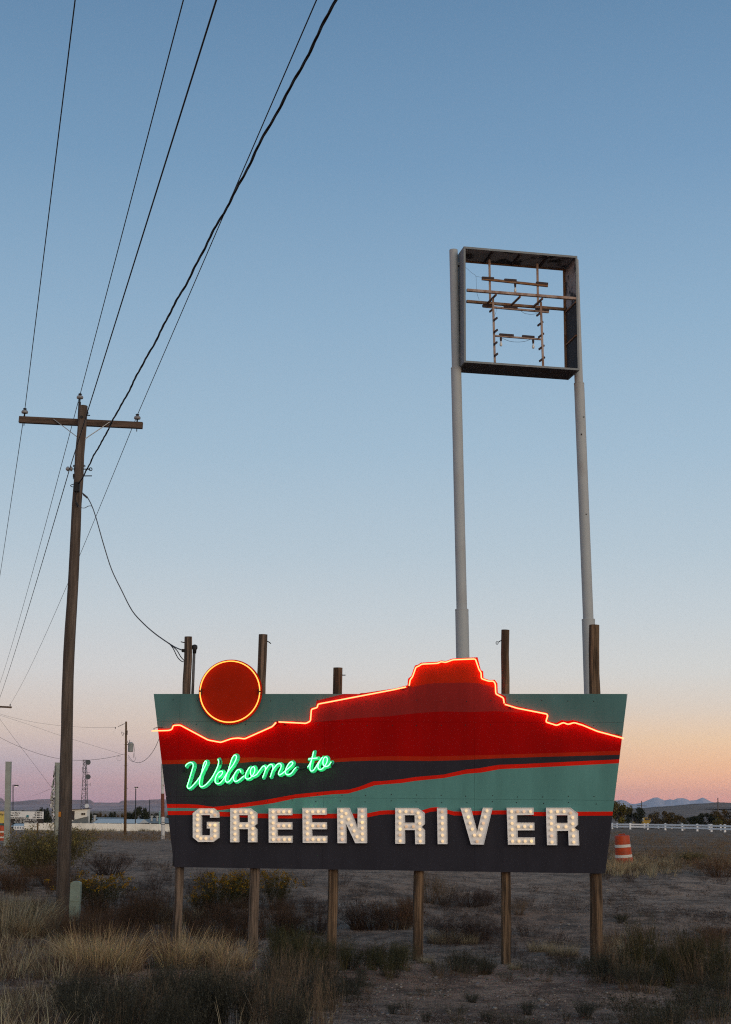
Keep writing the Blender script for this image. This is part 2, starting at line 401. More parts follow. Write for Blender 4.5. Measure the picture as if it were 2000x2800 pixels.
# ================================================================== THE WELCOME SIGN
def solve_sign():
    C = at(1068, 2140, 24.0)
    def plane(al):
        d = Vector((math.cos(al), math.sin(al), 0)); n = Vector((math.sin(al), -math.cos(al), 0)); return d, n
    def hit(px, py, al, off=0.0):
        d, n = plane(al); q = ray(px, py); o = C + n * off
        t = (o - EYE).dot(n) / q.dot(n); p = EYE + q * t
        return (p - C).dot(d), p.z
    def err(al):
        a = hit(420.7, 1897.4, al)[1] - hit(476.7, 2371, al)[1]; b = hit(1716.4, 1897.4, al)[1] - hit(1655.6, 2388.8, al)[1]; return a - b
    lo, hi = R(-25), R(15)
    for _ in range(50):
        m = (lo + hi) / 2
        if err(lo) * err(m) <= 0: hi = m
        else: lo = m
    return C, (lo + hi) / 2, hit
SC_C, S_AL, _hit = solve_sign()
S_N = Vector((math.sin(S_AL), -math.cos(S_AL), 0)); S_D = Vector((math.cos(S_AL), math.sin(S_AL), 0))
print('SIGN yaw', math.degrees(S_AL))
def S(px, py, off=0.0):
    """photograph pixel -> (u, v) on the sign's plane moved 'off' metres towards the viewer"""
    return _hit(px, py, S_AL, off)
gz0 = ground_z(SC_C.x, SC_C.y)
sign = Thing('welcome_sign', 'wide painted neon town welcome sign with red mesa skyline on six wooden posts', 'sign', (SC_C.x, SC_C.y, 0), S_AL)
def SL(u, v, off=0.0): return Vector((u, -off, v))                # local coordinates of the sign

M['teal_up'] = mat('paint_teal_dark', (.080, .175, .168), .62, .20, 2.2, (1, 1, .22), bump=.05, b_scale=30, second=(.06, .13, .13), s_scale=1.2, s_amt=.35, spec=.05)
M['teal_low'] = mat('paint_teal', (.105, .262, .240), .62, .20, 2.2, (1, 1, .22), bump=.05, b_scale=30, second=(.085, .215, .195), s_scale=1.2, s_amt=.4, spec=.05)
M['char'] = mat('paint_charcoal', (.031, .030, .039), .65, .20, 2.2, (1, 1, .22), bump=.05, b_scale=30, second=(.024, .023, .030), s_scale=1.2, s_amt=.4, spec=.05)
M['deepred'] = mat('paint_deep_red', (.32, .0008, .0004), .6, .20, 2.2, (1, 1, .22), bump=.04, b_scale=30, spec=.05)
M['maroon'] = mat('paint_maroon', (.25, .018, .016), .6, .20, 2.2, (1, 1, .22), bump=.04, b_scale=30, spec=.05)
M['butte'] = mat('paint_butte_red', (.42, .020, .004), .6, .20, 2.2, (1, 1, .22), bump=.04, b_scale=30, spec=.05)
M['strip'] = mat('paint_rust_red', (.38, .018, .004), .6, .20, 2.2, (1, 1, .22), bump=.04, b_scale=30, spec=.05)
M['stripe'] = mat('paint_signal_red', (.66, .013, .004), .6, .20, 2.2, (1, 1, .22), bump=.04, b_scale=30, spec=.05)
PAINT = [M[k] for k in ('teal_up', 'butte', 'maroon', 'deepred', 'strip', 'char', 'stripe', 'teal_low')]

MTN = [(420, 1992), (467, 1992), (472.5, 1980.4), (494, 1978), (569.5, 2019), (604, 2025.7), (634, 2015), (651, 2014), (668.6, 2015.3), (746, 1983.7), (756, 1972), (838.5, 1973), (846, 1970), (848.4, 1935.8), (864.4, 1932), (865.8, 1916),
       (942, 1897.2), (998.6, 1894.6), (1084.8, 1881.6), (1114.6, 1873.5), (1116.2, 1856), (1125, 1848.4), (1135, 1819.7), (1144.3, 1817), (1151.7, 1811.8), (1198, 1809.2), (1207, 1805.9), (1220, 1807.3), (1237.6, 1800.7), (1306.5, 1797),
       (1315.2, 1831.7), (1321.7, 1835.4), (1322.9, 1853.9), (1338.3, 1859.4), (1353, 1858.5), (1360.8, 1868.7), (1361.8, 1894.5), (1384.5, 1904.7), (1385.6, 1922.2), (1400, 1927.8), (1498.2, 1949.8), (1499.8, 1972), (1520.7, 1977.5),
       (1536.3, 1968.7), (1551.8, 1972), (1567.3, 1968.7), (1591.7, 1975.3), (1636, 1996.4), (1687, 2009.7), (1701.4, 2014), (1720, 2018)]
C1 = [(1112, 1882), (1118.5, 1880.7), (1145, 1874.5), (1170, 1869.6), (1200, 1867.6), (1229, 1866.8), (1284.7, 1866.5), (1312.4, 1868.7), (1340, 1876), (1356, 1884), (1364, 1890)]
C2 = [(848.4, 1976.4), (912, 1970), (986, 1962.9), (1060, 1959), (1100, 1954.5), (1146, 1949.5), (1211, 1945.3), (1284.7, 1947.2), (1358.6, 1944.4), (1414, 1948.2), (1436, 1946), (1452, 1939)]
C3 = [(430, 2079.5), (490, 2077.5), (600, 2075), (700, 2070.4), (742, 2073), (771, 2074.6), (841.6, 2074), (912, 2075), (960, 2071.5), (1050, 2067.9), (1100, 2068), (1179, 2068.5), (1352, 2064), (1524, 2058.6), (1696.5, 2052.6), (1720, 2052)]
C4 = [(430, 2090), (490, 2089), (632, 2089.4), (673, 2084.7), (710, 2081.5), (742, 2083), (773.6, 2086), (841.6, 2086.6), (912, 2084.5), (960, 2081.5), (1050, 2079.3), (1179, 2081), (1265.5, 2078.4), (1351.7, 2074), (1524, 2068.5), (1692, 2064), (1720, 2063)]
C5 = [(430, 2198.5), (510, 2198.6), (543, 2200.3), (565, 2203.9), (585, 2206.5), (628, 2202), (727.6, 2187), (809.5, 2172), (908.6, 2162), (956, 2159), (986, 2150.4), (1020.7, 2136.6), (1050, 2135.3), (1100, 2130.5), (1136, 2124.6), (1213.8, 2118), (1274, 2104.3),
      (1308.6, 2100.9), (1364.7, 2091.4), (1438, 2088.8), (1524, 2084.5), (1692, 2076.3), (1720, 2075)]
C6 = [(430, 2209.3), (510, 2209.4), (541, 2210.3), (570, 2214), (600.5, 2215.5), (630, 2212), (745, 2196.6), (809.5, 2182.8), (908.6, 2172), (952, 2170), (990.5, 2159), (1025, 2147.4), (1050, 2145), (1100, 2141), (1136, 2135.3), (1213.8, 2127.6), (1274, 2116),
      (1317, 2112.5), (1369, 2103), (1438, 2100), (1524, 2095.7), (1691, 2087), (1720, 2086)]
C7 = [(430, 2217.7), (528, 2217.3), (598.7, 2219.5), (628, 2220.5), (702, 2224.2), (733.5, 2225), (800, 2225.2), (966, 2225), (1005, 2224), (1040, 2216.8), (1062, 2215.5), (1154, 2215.9), (1178, 2208.5), (1196.7, 2207), (1222.6, 2213.6), (1241, 2218.6), (1259.5, 2219.2),
      (1291, 2218), (1348, 2216), (1386, 2216), (1461.6, 2220), (1493, 2220.5), (1581.7, 2219.6), (1660, 2219.2), (1720, 2219)]
C8 = [(x, y + 11 + (1.5 if 580 < x < 1000 else 0)) for x, y in C7]
def uvs(c):
    out = []
    for p in c:
        u, v = S(*p)
        if out and u <= out[-1][0]: u = out[-1][0] + .001
        out.append((u, v))
    return out
TLc, TRc, BRc, BLc = S(420.7, 1897.4), S(1716.4, 1897.4), S(1655.6, 2388.8), S(476.7, 2371)
cur = {k: uvs(c) for k, c in zip('M12345678', (MTN, C1, C2, C3, C4, C5, C6, C7, C8))}
def ev(k, u):
    c = cur[k]; return float(np.interp(u, [p[0] for p in c], [p[1] for p in c]))
def line(a, b, u): return a[1] + (b[1] - a[1]) * (u - a[0]) / (b[0] - a[0])
uA, uB = S(1000, 1894)[0], S(1362, 1895)[0]
def bounds(u):
    bt = line(TLc, TRc, u); m = ev('M', u)
    T = max(bt, m) if uA - .1 < u < uB + .05 else bt
    m = min(m, T)
    B = line(BLc, BRc, u)
    if u < BLc[0]: B = max(B, line(TLc, BLc, u))
    if u > BRc[0]: B = max(B, line(TRc, BRc, u))
    c1 = ev('1', u) if cur['1'][0][0] < u < cur['1'][-1][0] else m
    c2 = ev('2', u) if cur['2'][0][0] < u < cur['2'][-1][0] else m
    L_ = [T, m, c1, c2] + [ev(k, u) for k in '345678'] + [B]
    for i in range(1, len(L_)): L_[i] = min(L_[i], L_[i - 1])
    return [max(x, B) for x in L_]
ucut = [S(1298, 2185)[0] + k * 2.44 for k in (-2, -1, 0, 1)]
vcut = [S(1298, 2185)[1] + k * 1.22 for k in (0, 1)]
us = sorted(set([round(u, 5) for c in cur.values() for u, _ in c if TLc[0] < u < TRc[0]] + [round(x, 5) for x in (TLc[0], TRc[0], BLc[0], BRc[0])] + [round(u, 5) for u in ucut if TLc[0] < u < TRc[0]] +
            [round(x, 5) for x in (uA - .1, uB + .05)] + [round(float(x), 5) for x in np.linspace(TLc[0], BLc[0], 90)] + [round(float(x), 5) for x in np.linspace(BRc[0], TRc[0], 90)]))
us = [u for i, u in enumerate(us) if i == 0 or u - us[i - 1] > 1e-4]
def clip_h(poly, k, above):
    out = []
    for i in range(len(poly)):
        a, b = poly[i - 1], poly[i]; ia, ib = (a[1] >= k) == above, (b[1] >= k) == above
        if ia != ib: t = (k - a[1]) / (b[1] - a[1]); out.append((a[0] + (b[0] - a[0]) * t, k))
        if ib: out.append(b)
    return out
def clip_v(poly, k, right):
    q = clip_h([(b, a) for a, b in poly], k, right); return [(b, a) for a, b in q]
PCOL = [0, 1, 2, 3, 4, 5, 6, 7, 6, 5]
panels = {}
ue = [-99] + ucut + [99]; ve = [-99] + vcut + [99]
G = .0012
for i in range(len(us) - 1):
    a, b = us[i], us[i + 1]
    e = 1e-6; La, Lb = bounds(a + e), bounds(b - e)
    for k in range(10):
        if La[k] - La[k + 1] < 1e-5 and Lb[k] - Lb[k + 1] < 1e-5: continue
        quad = [(a, La[k + 1]), (b, Lb[k + 1]), (b, Lb[k]), (a, La[k])]
        for ci in range(len(ue) - 1):
            if b <= ue[ci] or a >= ue[ci + 1]: continue
            for ri in range(len(ve) - 1):
                q = clip_h(clip_h(quad, ve[ri] + G, True), ve[ri + 1] - G, False)
                if len(q) > 2: q = clip_v(clip_v(q, ue[ci] + G, True), ue[ci + 1] - G, False)
                if len(q) > 2: panels.setdefault((ci, ri), []).append((q, PCOL[k]))
TH = .022
for key, polys in sorted(panels.items()):
    idx = {}; vs_ = []; fs = []; ms = []
    def vid(p):
        k = (round(p[0], 4), round(p[1], 4))
        if k not in idx: idx[k] = len(vs_); vs_.append(k)
        return idx[k]
    edges = {}
    for q, mi in polys:
        f = []
        for p in q:
            n = vid(p)
            if not f or (f[-1] != n and f[0] != n): f.append(n)
        if len(f) < 3: continue
        fs.append(tuple(f)); ms.append(mi)
        for a, b in zip(f, f[1:] + f[:1]):
            if (b, a) in edges: del edges[(b, a)]
            else: edges[(a, b)] = mi
    mb = MB(); n = len(vs_)
    mb.v = [SL(u, v, 0) for u, v in vs_] + [SL(u, v, -TH) for u, v in vs_]
    mb.f = fs + [tuple(reversed([i + n for i in f])) for f in fs]; mb.m = ms + ms
    for (a, b), mi in edges.items(): mb.f.append((b, a, a + n, b + n)); mb.m.append(mi)
    mb.build('panel', PAINT, sign, local=True)

# screws along the sheet edges
scr = None
def screw(u, v):
    global scr
    if scr is None:
        o = MB().lathe((0, 0, 0), [(.009, 0), (.009, -.003), (.004, -.005)], 6, axis=(0, 1, 0)).build('screw', M['iron'], sign, local=True); scr = o.data
    else: o = bpy.data.objects.new('screw', scr); COL.objects.link(o); o.parent = sign.o
    o.location = SL(u, v, .0)
srng = random.Random(9)
for v in (vcut[0] + .05, vcut[0] - .05, vcut[1] - .05, line(TLc, TRc, 0) - .11, BLc[1] + .08):
    u = TLc[0] + .35
    while u < TRc[0] - .3:
        screw(u + srng.uniform(-.02, .02), v + srng.uniform(-.012, .012)); u += .405

# posts, square to the plane behind the board
M['rust_metal'] = mat('rusted_bracket', (.09, .045, .025), .8, .3, 12)
POSTS = [(516, 1741, 484, 2585, 21.5, 25, 'wood_grey'), (720, 1735, 690, 2625, 24.0, 27, 'wood_grey'), (925.5, 1826, 907, 2610, 25, 27.5, 'wood_tan'), (1150, 1905, 1143, 2640, 25, 28, 'wood_tan'),
         (1381.5, 1722.5, 1385, 2652, 21.5, 27.5, 'wood_tan'), (1625.5, 1709, 1632, 2664, 27.5, 33.5, 'wood_tan')]
rng = random.Random(5)
post_obs = []
for pi, (x0, y0, x1, y1, w0, w1, mt) in enumerate(POSTS):
    u0, v0 = S(x0, y0, -.16); u1, v1 = S(x1, y1, -.16)
    base = sign.rot @ Vector((u1, .16, 0)) + sign.loc; gz = ground_z(base.x, base.y)
    k = 24.6 / F_PX / 2
    u1 = u1 + (u0 - u1) / (v0 - v1) * ((gz - .25) - v1); v1 = gz - .25
    pts = []; rr = []
    for i in range(15):
        t = i / 14; pts.append((lerp(u1, u0, t) + rng.uniform(-.006, .006), .16 + rng.uniform(-.006, .006), lerp(v1, v0, t))); rr.append(lerp(w1, w0, t) * k * rng.uniform(.97, 1.03))
    mb = MB().tube(pts, rr, 14, jit=.035, rng=rng)
    o = autosmooth(mb.build('post', M[mt], sign, local=True), 50); post_obs.append(o)
for v in (vcut[0] - .55, vcut[0] + .5, vcut[1] + .22):
    s = MB().box((0.05, .055, v), (TRc[0] - TLc[0] - 1.1, .04, .09)); s.build('stringer', M['wood_grey'], sign, local=True)
# small hardware on the post tops
def hook(u, v, du, dv, mb):
    mb.tube([(u, .16, v), (u + du * .5, .15, v + dv * .4), (u + du, .14, v + dv)], .009, 6)
hk = MB(); a = S(505, 1757, -.16); hook(a[0], a[1], -.06, .012, hk); hk.build('bracket', M['iron'], sign, local=True)
hk = MB(); a = S(729, 1752, -.16); hook(a[0], a[1], .08, -.05, hk); hk.build('bracket', M['iron'], sign, local=True)
for u in ucut:  # unseen dark strips, added so no sky shines through the upright seams
    if TLc[0] + .45 < u < TRc[0] - .45: MB().box((u, TH + .012, (bounds(u)[0] + bounds(u)[-1]) / 2), (.07, .02, bounds(u)[0] - bounds(u)[-1] - .02)).build('seam_light_stop', M['iron'], sign, local=True)
for v in vcut:  # same added strips blocking sky light at the level seams
    ul = lerp(TLc[0], BLc[0], (TLc[1] - v) / (TLc[1] - BLc[1])) + .012; ur = lerp(TRc[0], BRc[0], (TRc[1] - v) / (TRc[1] - BRc[1])) - .012
    MB().box(((ul + ur) / 2, TH + .034, v), (ur - ul, .02, .07)).build('seam_light_stop', M['iron'], sign, local=True)
hk = MB(); a = S(934, 1846, -.16); hook(a[0], a[1], .07, -.003, hk); hk.build('nail', M['iron'], sign, local=True)
hk = MB(); a = S(1369, 1751, -.16); hook(a[0] + .02, a[1], -.05, -.03, hk)
hk.tube([(a[0] - .055 + .018 * math.cos(q), .14, a[1] - .045 + .022 * math.sin(q)) for q in np.linspace(0, 2 * math.pi, 12, False)], .006, 5, closed=True); hk.build('eye_bolt', M['iron'], sign, local=True)
# conduit with weather head beside the first post
a = S(533, 1764, -.17); b = S(526, 1925, -.17); mb = MB().tube([(b[0], .17, b[1]), (a[0] - .005, .17, a[1] - .1)], .024, 8)
cd = mb.build('conduit', M['wire_grey'], sign, True, True)
mb = MB().lathe((a[0], .17, a[1] - .14), [(.03, 0), (.034, .06), (.05, .09), (.045, .135), (.015, .15)], 10); mb.build('weather_head', M['iron'], sign, True, True)
a = S(507, 1779, -.14); mb = MB().box((a[0] - .02, .14, a[1]), (.07, .06, .05)); mb.build('wire_clamp', M['wire_black'], sign, local=True)

# ---- sun disc with its yellow neon ring
M['disc'] = mat('paint_sun_red', (.36, .014, .002), .7, .10, 4, bump=.05, b_scale=30, spec=.06)
M['neon_y'] = mat('neon_yellow', (.9, .6, .2), .3, .0, 3, bump=0, emit=(1.0, .21, .025), e_str=3.1)
M['neon_r'] = mat('neon_red', (.9, .3, .15), .3, .0, 3, bump=0, emit=(1.0, .070, .026), e_str=11.5)
M['neon_g'] = mat('neon_green', (.3, .9, .5), .3, .0, 3, bump=0, emit=(.10, 1.0, .17), e_str=7.5)
dc = S(630.5, 1892, .05); dr = (S(630, 1803.5, .05)[1] - S(630, 1981, .05)[1]) / 2
N = 96; mb = MB(); ring = [(dc[0] + dr * math.cos(q), dc[1] + dr * math.sin(q)) for q in np.linspace(0, 2 * math.pi, N, False)]
mb.add([SL(u, v, .055) for u, v in ring] + [SL(u, v, .03) for u, v in ring], [tuple(range(N))] + [tuple(reversed(range(N, 2 * N)))] + [((i + 1) % N, i, i + N, (i + 1) % N + N) for i in range(N)])
disc = mb.build('sun_disc', M['disc'], sign, local=True)
nr = (S(630, 1808, .105)[1] - S(630, 1975, .105)[1]) / 2; nc_ = S(629, 1891, .105)
for q0, q1 in ((R(181), R(358.5)), (R(1.5), R(177.5))):
    mb = MB().tube([SL(nc_[0] + nr * math.cos(q), nc_[1] + nr * math.sin(q), .105) for q in np.linspace(q0, q1, 56)], .0095, 8)
    o = mb.build('neon_tube', M['neon_y'], sign, True, True); o.parent = disc
for q in (0, math.pi):
    p = SL(nc_[0] + nr * .985 * math.cos(q), nc_[1], .085); mb = MB().box(p, (.03, .05, .10)); o = mb.build('electrode_cap', M['rust_metal'], sign, local=True); o.parent = disc

# ---- red neon skyline
NEON = [[(416.5, 1998.7), (462.8, 1997.2), (471, 1994.4), (474, 1983.7), (493, 1982.6), (569.5, 2023.5), (604, 2030), (634, 2019.7), (651.4, 2018), (669.7, 2020.3), (745, 1986.9), (755.5, 1975.5)],
        [(762.7, 1974), (837.3, 1978), (849.6, 1971.5), (852, 1939.5), (868.6, 1934.5), (869.5, 1925.4), (1080, 1885.3), (1110.7, 1878.4)],
        [(1119.4, 1875), (1122.2, 1858.5), (1128.6, 1851), (1137.9, 1824.3), (1145.3, 1821.6), (1153.6, 1816), (1198.8, 1813.6), (1206.2, 1809.2), (1219, 1811.4), (1239.5, 1804), (1300.4, 1801.8), (1310.6, 1831.7), (1316, 1839), (1316.7, 1855.7),
         (1337.4, 1862.8), (1350.3, 1862.2), (1355, 1870.5), (1356.2, 1897.3), (1377, 1908.4), (1379.2, 1923.2)],
        [(1381, 1925.9), (1414.3, 1936.5), (1496, 1952.5), (1498, 1957.6), (1493, 1974.2), (1523, 1983.7), (1540.7, 1975.8), (1554, 1980.9), (1570.6, 1975.8), (1594, 1983), (1633.8, 1999.7), (1667, 2008.6), (1705.8, 2019.2)]]
def rounded(pts, rad=.022):
    pts = [Vector(p) for p in pts]; out = [pts[0]]
    for a, b, c in zip(pts, pts[1:], pts[2:]):
        d1, d2 = (a - b), (c - b); r1 = min(rad, d1.length * .4); r2 = min(rad, d2.length * .4)
        p, q = b + d1.normalized() * r1, b + d2.normalized() * r2
        out += [p, (p + q) / 4 + b / 2, q]
    return out + [pts[-1]]
OFF_N = .06
for path in NEON:
    mb = MB().tube(rounded([SL(*S(x, y, OFF_N), OFF_N) for x, y in path]), .0103, 8)
    mb.build('neon_tube', M['neon_r'], sign, True, True)
for (x, y, dx, dy) in ((757, 1973, -8, 12), (775, 1976, 9, 3), (1108, 1880, -10, 4), (1121, 1868, -1, 12), (1390, 1930, 9, 5), (1696, 2011, -12, -4)):
    a = S(x, y, .03); b = S(x + dx, y + dy, .03); MB().tube([SL(*a, .028), SL(*b, .028)], .014, 6).build('electrode_cap', M['rust_metal'], sign, local=True)
a = S(440, 1989, .03); MB().tube([SL(a[0] + .04, a[1], .02), SL(a[0] - .05, a[1], .05), SL(a[0] - .11, a[1] - .02, .06), SL(a[0] - .10, a[1] - .045, .06)], .006, 6).build('tube_clip', M['iron'], sign, local=True)

# ---- green script "Welcome to"
def c1p(p): return (490 + p[0] / 7.382, 2040 + p[1] / 7.382)
def c2p(p): return (700 + p[0] / 7.061, 2030 + p[1] / 7.061)
W_ = [(130, 410), (150, 375), (200, 340), (250, 335), (282, 360), (285, 410), (265, 480), (230, 600), (190, 730), (168, 800), (174, 840), (205, 855), (245, 830), (330, 740), (420, 620), (480, 500), (530, 400), (555, 340), (545, 305), (520, 315),
      (490, 390), (460, 520), (425, 650), (412, 760), (430, 812), (470, 820), (540, 780), (640, 670), (720, 540), (780, 410), (800, 330), (795, 290), (785, 262)]
EL = [(800, 632), (850, 590), (880, 540), (870, 510), (835, 512), (790, 545), (750, 610), (728, 690), (740, 740), (790, 758), (840, 735), (900, 660), (960, 560), (1030, 460), (1090, 380), (1140, 290), (1160, 220), (1145, 185), (1110, 190), (1070, 250),
      (1030, 370), (990, 500), (950, 610), (935, 680), (955, 722), (1000, 722), (1050, 670), (1110, 580), (1160, 502), (1200, 475), (1235, 490), (1250, 530)]
CC = [(1150, 516), (1115, 575), (1098, 640), (1110, 695), (1150, 715), (1210, 685), (1305, 605)]
OM = [c1p(p) for p in [(1425, 425), (1380, 490), (1345, 570), (1335, 620), (1355, 655), (1395, 665), (1440, 640), (1500, 570), (1530, 490), (1520, 430), (1490, 420), (1455, 460), (1440, 530), (1455, 590), (1500, 610), (1555, 580)]] + \
     [c2p(p) for p in [(15, 620), (60, 560), (110, 490), (150, 455), (180, 470), (185, 520), (165, 590), (130, 680)]]
M2 = [(168, 570), (200, 510), (250, 445), (290, 425), (325, 445), (330, 500), (310, 570), (278, 670)]
ME = [(318, 548), (370, 470), (420, 420), (465, 412), (490, 440), (480, 500), (450, 560), (437, 605), (460, 628), (510, 600), (580, 540), (650, 480), (700, 430), (715, 395), (690, 375), (645, 400), (600, 470), (570, 550), (580, 605), (630, 625), (690, 590), (740, 520), (775, 485)]
T_ = [(1118, 175), (1100, 240), (1080, 330), (1055, 430), (1045, 500), (1060, 545), (1100, 548), (1145, 495), (1200, 405), (1245, 338), (1288, 285)]
TL2 = [(1000, 478), (1038, 425), (1070, 355)]
TX = [(1015, 322), (1100, 310), (1190, 300)]
TO = [(1262, 318), (1225, 385), (1203, 440), (1202, 490), (1227, 520), (1272, 515), (1320, 470), (1368, 390), (1380, 320), (1360, 283), (1322, 295), (1297, 360), (1302, 430), (1340, 465), (1400, 450), (1440, 400), (1455, 375)]
def catmull(p, k=5):
    p = [Vector(q) for q in p]; p = [p[0] * 2 - p[1]] + p + [p[-1] * 2 - p[-2]]; out = []
    for i in range(1, len(p) - 2):
        a, b, c, d = p[i - 1:i + 3]
        for j in range(k):
            t = j / k; out.append(.5 * ((2 * b) + (c - a) * t + (2 * a - 5 * b + 4 * c - d) * t * t + (3 * b - a - 3 * c + d) * t ** 3))
    return out + [p[-2]]
M['plate_g'] = mat('paint_script_green', (.05, .43, .34), .6, .06, 5, bump=.03, spec=.1)
def plate_mesh(paths, rad, off, th, cell=.0065):
    segs = np.array([[(a.x, a.z, b.x, b.z)] for p in paths for a, b in zip(p, p[1:])]).reshape(-1, 4)
    x0, y0 = segs[:, [0, 2]].min() - rad - 2 * cell, segs[:, [1, 3]].min() - rad - 2 * cell
    x1, y1 = segs[:, [0, 2]].max() + rad + 2 * cell, segs[:, [1, 3]].max() + rad + 2 * cell
    gx = np.arange(x0, x1, cell); gy = np.arange(y0, y1, cell); X, Y = np.meshgrid(gx, gy, indexing='ij'); D = np.full(X.shape, 9.0)
    for ax, ay, bx, by in segs:
        dx, dy = bx - ax, by - ay; l2 = dx * dx + dy * dy + 1e-12
        t = np.clip(((X - ax) * dx + (Y - ay) * dy) / l2, 0, 1); D = np.minimum(D, np.hypot(X - ax - t * dx, Y - ay - t * dy))
    D = rad - D; mb = MB(); idx = {}; side = []
    def vid(p):
        k = (round(p[0], 5), round(p[1], 5))
        if k not in idx: idx[k] = len(mb.v); mb.v.append(SL(k[0], k[1], off + th)); 
        return idx[k]
    for i in range(len(gx) - 1):
        for j in range(len(gy) - 1):
            cs = [(i, j), (i + 1, j), (i + 1, j + 1), (i, j + 1)]; ds = [D[c] for c in cs]
            if max(ds) <= 0: continue
            poly = []
            for k in range(4):
                a, b = cs[k], cs[(k + 1) % 4]; da, db = ds[k], ds[(k + 1) % 4]
                if da > 0: poly.append((vid((gx[a[0]], gy[a[1]])), 0))
                if (da > 0) != (db > 0):
                    t = da / (da - db); poly.append((vid((gx[a[0]] + (gx[b[0]] - gx[a[0]]) * t, gy[a[1]] + (gy[b[1]] - gy[a[1]]) * t)), 1))
            if len(poly) < 3: continue
            mb.f.append(tuple(p[0] for p in poly)); mb.m.append(0)
            for p, q in zip(poly, poly[1:] + poly[:1]):
                if p[1] and q[1]: side.append((p[0], q[0]))
    for a, b in side:
        pa, pb = mb.v[a], mb.v[b]; n = len(mb.v); mb.v += [Vector((pa.x, -off, pa.z)), Vector((pb.x, -off, pb.z))]; mb.f.append((b, a, n, n + 1)); mb.m.append(0)
    return mb
OFF_G = .12
def script(name, paths, plate_paths):
    P3 = [catmull([SL(*S(x, y, OFF_G), OFF_G) for x, y in p]) for p in paths]
    PP = [[Vector((q.x + .006, 0, q.z - .003)) for q in p] for p in P3]
    plate = plate_mesh(PP, .030, .008, .022).build(name, M['plate_g'], sign, local=True)
    for p in P3:
        o = MB().tube(p, .0070, 7).build('neon_tube', M['neon_g'], sign, True, True); o.parent = plate
    return plate
script('script_welcome', [[c1p(p) for p in W_], [c1p(p) for p in EL], [c1p(p) for p in CC], OM, [c2p(p) for p in M2], [c2p(p) for p in ME]], None)
script('script_to', [[c2p(p) for p in T_], [c2p(p) for p in TL2], [c2p(p) for p in TX], [c2p(p) for p in TO]], None)
jw = MB().tube([SL(*S(812, 2100, .04), .04), SL(*S(820, 2103, .04), .04), SL(*S(830, 2104, .04), .04), SL(*S(840, 2098, .04), .04)], .006, 6); jw.build('jumper_wire', M['wire_black'], sign, local=True)
for x, y in ((508, 2106), (604, 2085), (907, 2089)):
    a = S(x, y, .05); MB().box(SL(*a, .04), (.02, .05, .07)).build('electrode_cap', M['iron'], sign, local=True)

# ---- marquee letters GREEN RIVER
M['letter'] = mat('paint_letter_cream', (.80, .81, .83), .5, .06, 6, bump=.05, second=(.64, .63, .62), s_scale=3, s_amt=.35)
M['bulb'] = mat('lit_bulb', (.25, .2, .15), .3, .0, 3, bump=0, emit=(1.0, .70, .39), e_str=.84, objrand=.0)
LET = []
def L_(ox, outer, hole, bulbs): 
    f = lambda p: (ox + p[0] / 5.413, 2190 + p[1] / 5.413)
    LET.append(([f(p) for p in outer], [f(p) for p in hole] if hole else None, [f(p) for p in bulbs]))
L_(510, [(185, 110), (405, 110), (480, 180), (480, 248), (350, 248), (350, 210), (220, 210), (220, 508), (350, 508), (350, 408), (303, 408), (303, 310), (480, 310), (480, 545), (400, 607), (175, 607), (95, 540), (95, 180)], None,
   [(217, 160), (296, 160), (376, 160), (424, 210), (167, 210), (166, 275), (164, 358), (164, 440), (163, 522), (213, 556), (290, 556), (373, 556), (424, 522), (424, 442), (424, 358), (350, 358)])
L_(510, [(650, 108), (945, 108), (1043, 180), (1043, 340), (1000, 375), (1043, 420), (1043, 612), (912, 612), (912, 418), (775, 418), (775, 612), (648, 612)], [(775, 210), (912, 210), (912, 315), (775, 315)],
   [(722, 160), (803, 160), (882, 160), (961, 177), (720, 242), (720, 325), (720, 408), (720, 490), (720, 573), (985, 242), (985, 325), (985, 408), (985, 490), (985, 573), (805, 368), (897, 368)])
L_(510, [(1217, 110), (1562, 110), (1562, 210), (1343, 210), (1343, 315), (1562, 315), (1562, 422), (1345, 422), (1345, 517), (1565, 517), (1565, 618), (1220, 618)], None,
   [(1284, 160), (1364, 160), (1442, 160), (1524, 160), (1285, 243), (1285, 325), (1286, 407), (1287, 489), (1288, 570), (1368, 570), (1450, 570), (1526, 570), (1364, 368), (1442, 368), (1524, 368)])
L_(800, [(148, 103), (502, 103), (502, 205), (280, 205), (284, 316), (505, 316), (505, 420), (286, 420), (288, 517), (511, 517), (511, 621), (153, 621)], None,
   [(217, 160), (300, 160), (382, 157), (462, 157), (218, 242), (220, 325), (222, 405), (222, 489), (223, 572), (305, 568), (388, 572), (470, 570), (302, 368), (384, 368), (467, 368)])
L_(800, [(662, 102), (843, 102), (965, 398), (965, 102), (1097, 102), (1101, 626), (930, 626), (797, 340), (797, 626), (667, 626)], None,
   [(730, 147), (730, 232), (732, 317), (733, 402), (735, 485), (737, 570), (794, 186), (834, 270), (875, 356), (914, 443), (957, 530), (1032, 147), (1033, 232), (1034, 317), (1035, 402), (1036, 487), (1037, 573)])
L_(1060, [(115, 103), (445, 103), (548, 178), (550, 345), (503, 385), (552, 432), (552, 640), (410, 640), (406, 432), (256, 432), (258, 634), (115, 634)], [(254, 211), (402, 211), (404, 322), (255, 322)],
   [(185, 157), (274, 157), (363, 160), (453, 178), (185, 245), (186, 331), (187, 417), (187, 503), (188, 592), (476, 245), (478, 333), (479, 420), (482, 508), (485, 596), (280, 379), (384, 379)])
L_(1060, [(733, 101), (880, 101), (886, 640), (743, 640)], None, [(809, 160), (811, 246), (812, 331), (813, 420), (814, 508), (816, 596)])
